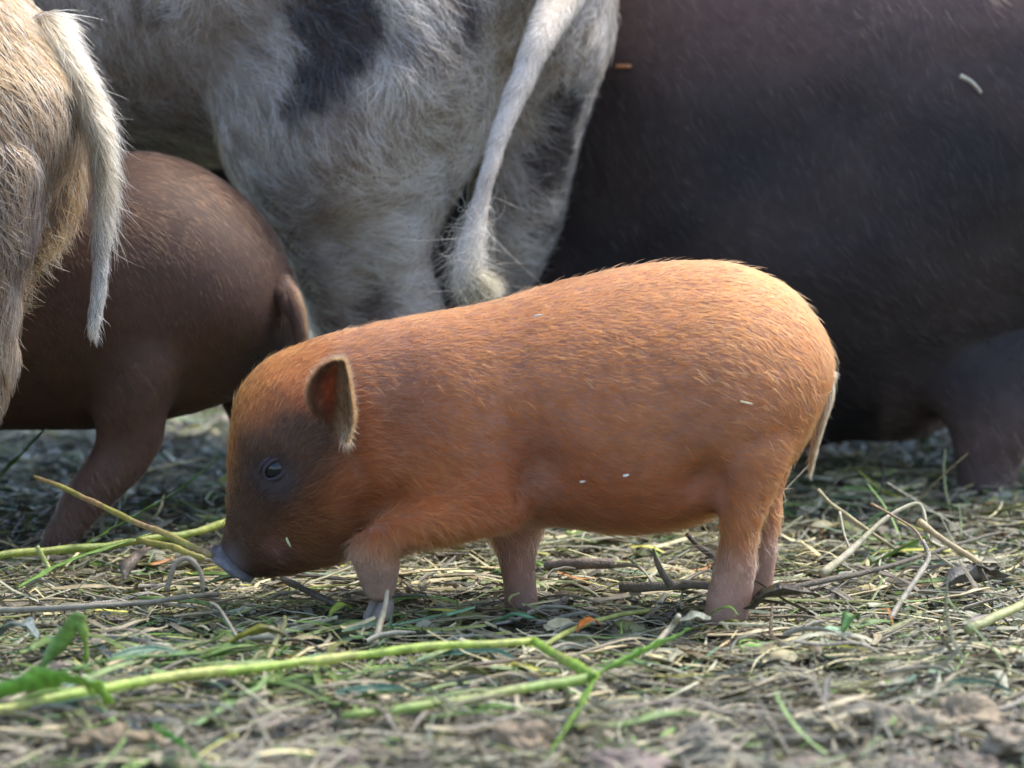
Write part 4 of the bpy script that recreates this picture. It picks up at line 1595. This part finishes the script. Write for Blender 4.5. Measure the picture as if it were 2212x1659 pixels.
leaf('leaf', 'dark curled dead leaf just right of the near hind foot', G(1690, 1315, .014), .1, .060, .017, (.07, .06, .04), None, .010, .5)
leaf('leaf', 'pale rounded leaf in front of the near hind foot', G(1500, 1342, .018), .3, .026, .020, (.34, .36, .27), None, .003, .15)
leaf('leaf', 'small bright green leaf touching the near hind foot', G(1562, 1336, .018), -.3, .022, .009, (.12, .24, .03))
leaf('leaf', 'blue-green leaf in front of the planted front foot', G(1112, 1352, .016), -.25, .032, .013, (.06, .20, .12))
leaf('leaf', 'small yellow-green leaf below the chest', G(736, 1330, .016), .6, .020, .009, (.22, .28, .04))
leaf('leaf', 'small green leaf in the litter at the right', G(1838, 1360, .016), .9, .022, .011, (.10, .20, .05), None, .008, .3, .4)
leaf('leaf', 'rusty orange dead leaf scrap between front and hind feet', G(1272, 1362, .014), .5, .020, .009, (.42, .14, .03))
leaf('leaf', 'grey-green broad leaf at the left edge of the litter', G(35, 1388, .016), -.4, .036, .020, (.16, .20, .18), None, .01, .3)
leaf('leaf', 'dark lance-shaped leaf under the snout', G(520, 1262, .014), .15, .055, .012, (.04, .07, .025))
leaf('leaf', 'big torn grey leaf lying at the far right of the litter', G(2105, 1262, .014), .35, .060, .018, (.15, .14, .12), (.09, .085, .075), .006, .7)
leaf('leaf', 'ragged dry brown leaf standing left of the snout', P(300, 1245, -.08), 1.0, .034, .014, (.15, .11, .07), None, .012, .5, 1.4)
leaf('leaf', 'olive leaf with yellow blotches beside the long stem', G(560, 1395, .020), .05, .046, .012, (.20, .20, .03), (.10, .09, .03), .009, .4)

# lumps of dried mud along the bottom
def lump_mesh(s, seed):
    V, Fc = [], []
    nu, nv = 28, 18
    for i in range(nv + 1):
        a = math.pi * i / nv
        for k in range(nu):
            f = 2 * math.pi * k / nu
            V.append((math.sin(a) * math.cos(f), math.sin(a) * math.sin(f), math.cos(a)))
    for i in range(nv):
        for k in range(nu):
            q = (k + 1) % nu
            Fc.append((i * nu + k, (i + 1) * nu + k, (i + 1) * nu + q, i * nu + q))
    V = np.array(V)
    V = V * (1 + .5 * noise(V, .8, seed) + .30 * noise(V, .33, seed + 1) + .12 * noise(V, .16, seed + 2))[:, None] * np.array(s)
    return V, Fc


for u, v, s, tint, lab in (
        (1125, 1618, (.016, .013, .017), (.27, .20, .13), 'upright pinkish brown mud lump at the bottom edge below the green shoot'),
        (250, 1612, (.026, .018, .012), (.22, .165, .10), 'wide brown mud lump at the bottom left'),
        (1515, 1618, (.020, .014, .012), (.26, .22, .16), 'greyish mud lump at the bottom edge right of the shoot'),
        (1960, 1572, (.024, .016, .014), (.24, .20, .14), 'large grey mud lump at the lower right'),
        (2080, 1552, (.020, .014, .012), (.30, .23, .15), 'tan mud lump beside the large grey lump at lower right'),
        (720, 1640, (.020, .014, .010), (.20, .16, .13), 'dark brown mud lump at the bottom edge left of centre'),
        (2185, 1600, (.018, .014, .012), (.30, .24, .17), 'sandy mud lump at the bottom right corner'),
        (1340, 1655, (.022, .014, .010), (.22, .17, .14), 'brown mud lump cut by the bottom edge under the shoot leaf')):
    c = G(u, v, .006)
    V, Fc = lump_mesh(np.array(s) * 1.0, u)
    me = mesh_data('mud_lump', V, Fc)
    set_col(me, 'tint', mul(tint, len(V)) * (1 + .25 * fbm(V, .01, 7))[:, None])
    me.polygons.foreach_set('use_smooth', [False] * len(me.polygons))
    link('mud_lump', me, M_CLOD, None, lab, 'mud lump', loc=tuple(c))

rl = np.random.default_rng(12)
for k in range(16):
    yy = rl.uniform(-.54, -.37)
    c = np.array([rl.uniform(-.34, .34), yy, 0])
    c[2] = top_z(c) - .010
    V, Fc = lump_mesh(np.array([rl.uniform(.009, .018), rl.uniform(.008, .014), rl.uniform(.006, .011)]), 300 + 7 * k)
    me = mesh_data('mud_lump', V, Fc, False)
    set_col(me, 'tint', mul(np.array([.24, .19, .14]) * rl.uniform(.7, 1.2), len(V)) * (1 + .25 * fbm(V, .01, 7))[:, None])
    side = 'left' if c[0] < -.1 else 'right' if c[0] > .12 else 'middle'
    link('mud_lump', me, M_CLOD, None, f'small brown mud lump half buried in the {side} of the foreground litter', 'mud lump', 'small mud lumps in the foreground', loc=tuple(c))

# loose straws one can pick apart in the litter
def loose(kind, label, group, n, tints, hues, Lr, Wr, mat, seed):
    r = np.random.default_rng(seed)
    protos, W_ = [], []
    for k in range(10):
        L, W = r.uniform(*Lr), r.uniform(*Wr)
        W_.append(W)
        hz = r.normal(0, .10)
        pts = [np.array([-L / 2, 0, 0]), np.array([-L / 6, hz * L, .004 * r.random()]), np.array([L / 6, hz * L * r.uniform(.5, 1), .005 * r.random()]), np.array([L / 2, 0, .003 * r.normal()])]
        V, Fc, t = blade_mesh(pts, W, fold=r.uniform(.2, .7), tilt=r.normal(0, .4), tip=.3, base_w=.7, K=3)
        me = mesh_data(kind, V, Fc)
        set_col(me, 'tint', mul(np.array(tints[k % len(tints)]) * r.uniform(.8, 1.2), len(V)) * (1 + .2 * fbm(V, .012, k))[:, None])
        me.materials.append(mat)
        me['size'] = L
        protos.append(me)
    k = 0
    while k < n:
        y = r.uniform(-.48, .16)
        x = r.uniform(-1, 1) * (.37 + .05 * y)
        if kind == 'cut_grass' and r.random() < .75:
            x, y = r.uniform(-.37, .0), r.uniform(-.46, -.14)
        L_ = protos[k % 10].get('size')
        hue = hues[(k % 10) % len(hues)]
        place = 'left of the snout' if x < -.24 and y > -.22 else 'at the lower left' if x < -.15 and y <= -.22 else 'under the head' if x < -.08 and y > -.12 else \
            'under the belly' if x < .13 and y > -.08 else 'right of the hind feet' if x > .2 and y > -.12 else 'at the lower right' if x > .1 and y <= -.22 else \
            'in front of the hind feet' if x > .1 else 'in the middle foreground' if y <= -.22 else 'in front of the front feet'
        o = link(kind, protos[k % 10], None, None, f"{'long' if L_ > sum(Lr) / 2 else 'short'} {'wide' if W_[k % 10] > sum(Wr) / 2 else 'thin'} {hue} {label} {place}", kind.replace('_', ' '), group)
        o.location = (x, y, float(ground_z(np.array([x]), np.array([y]))[0]) + r.uniform(.010, .019))
        o.rotation_euler = (r.normal(0, .15), r.normal(0, .09), r.normal(.2, .9))
        o['kind'] = 'thing'
        k += 1


loose('dry_straw', 'dry straw lying loose', 'loose dry straws on the litter', 190,
      [T['grey'], T['tan'], (.33, .29, .22), (.22, .18, .13), T['straw']], ['grey', 'tan', 'pale grey', 'brown', 'straw-yellow'], (.035, .10), (.0026, .0060), M_LITTER, 5)
loose('cut_grass', 'cut grass strand lying loose', 'loose cut grass strands on the litter', 95,
      [T['green'], T['olive'], T['blue_green'], (.20, .27, .08)], ['green', 'olive', 'blue-green', 'light green'], (.035, .11), (.003, .0075), M_LEAF, 6)

# bits of straw caught in the coats
stalk('straw', 'pale bit of straw stuck to the flank of the black pig', 'straw', [BLACK_FLECKS[0] + (0, -.004, 0), (BLACK_FLECKS[0] + BLACK_FLECKS[1]) / 2 + (.001, -.006, .002), BLACK_FLECKS[1] + (0, -.004, 0)], [.0042, .0026], (.60, .52, .38))
stalk('straw', 'orange scrap of straw on the side of the black pig', 'straw', [BLACK_FLECKS[2] + (0, -.004, 0), BLACK_FLECKS[3] + (0, -.004, 0)], [.0035, .003], (.42, .18, .07))
stalk('straw', 'pale straw caught in the coat above the white tail', 'straw', [P(1052, 32, .52), P(1085, 36, .52), P(1112, 33, .52)], [.0028, .0024], (.60, .50, .32))
for (q, nrm), lab, d, c in zip(FLECKS, ('tiny white husk on the belly of the orange piglet, nearer its front leg', 'tiny white husk on the belly of the orange piglet, nearer its hind leg', 'short pale straw sliver on the cheek of the orange piglet',
                                        'pale chaff scrap on the back of the orange piglet', 'pale straw sliver on the thigh of the orange piglet'),
                               ((.002, 0, .0003), (.002, 0, .0004), (.0016, 0, -.0035), (.0035, 0, .0008), (.0045, 0, -.001)), ((.7, .66, .6), (.75, .7, .64), (.52, .55, .30), (.66, .54, .42), (.66, .56, .36))):
    q = q + nrm * .0045
    d = np.array(d)
    stalk('chaff', lab, 'chaff', [q - d, q + nrm * .0004, q + d], [.0014, .0018, .0010], c)
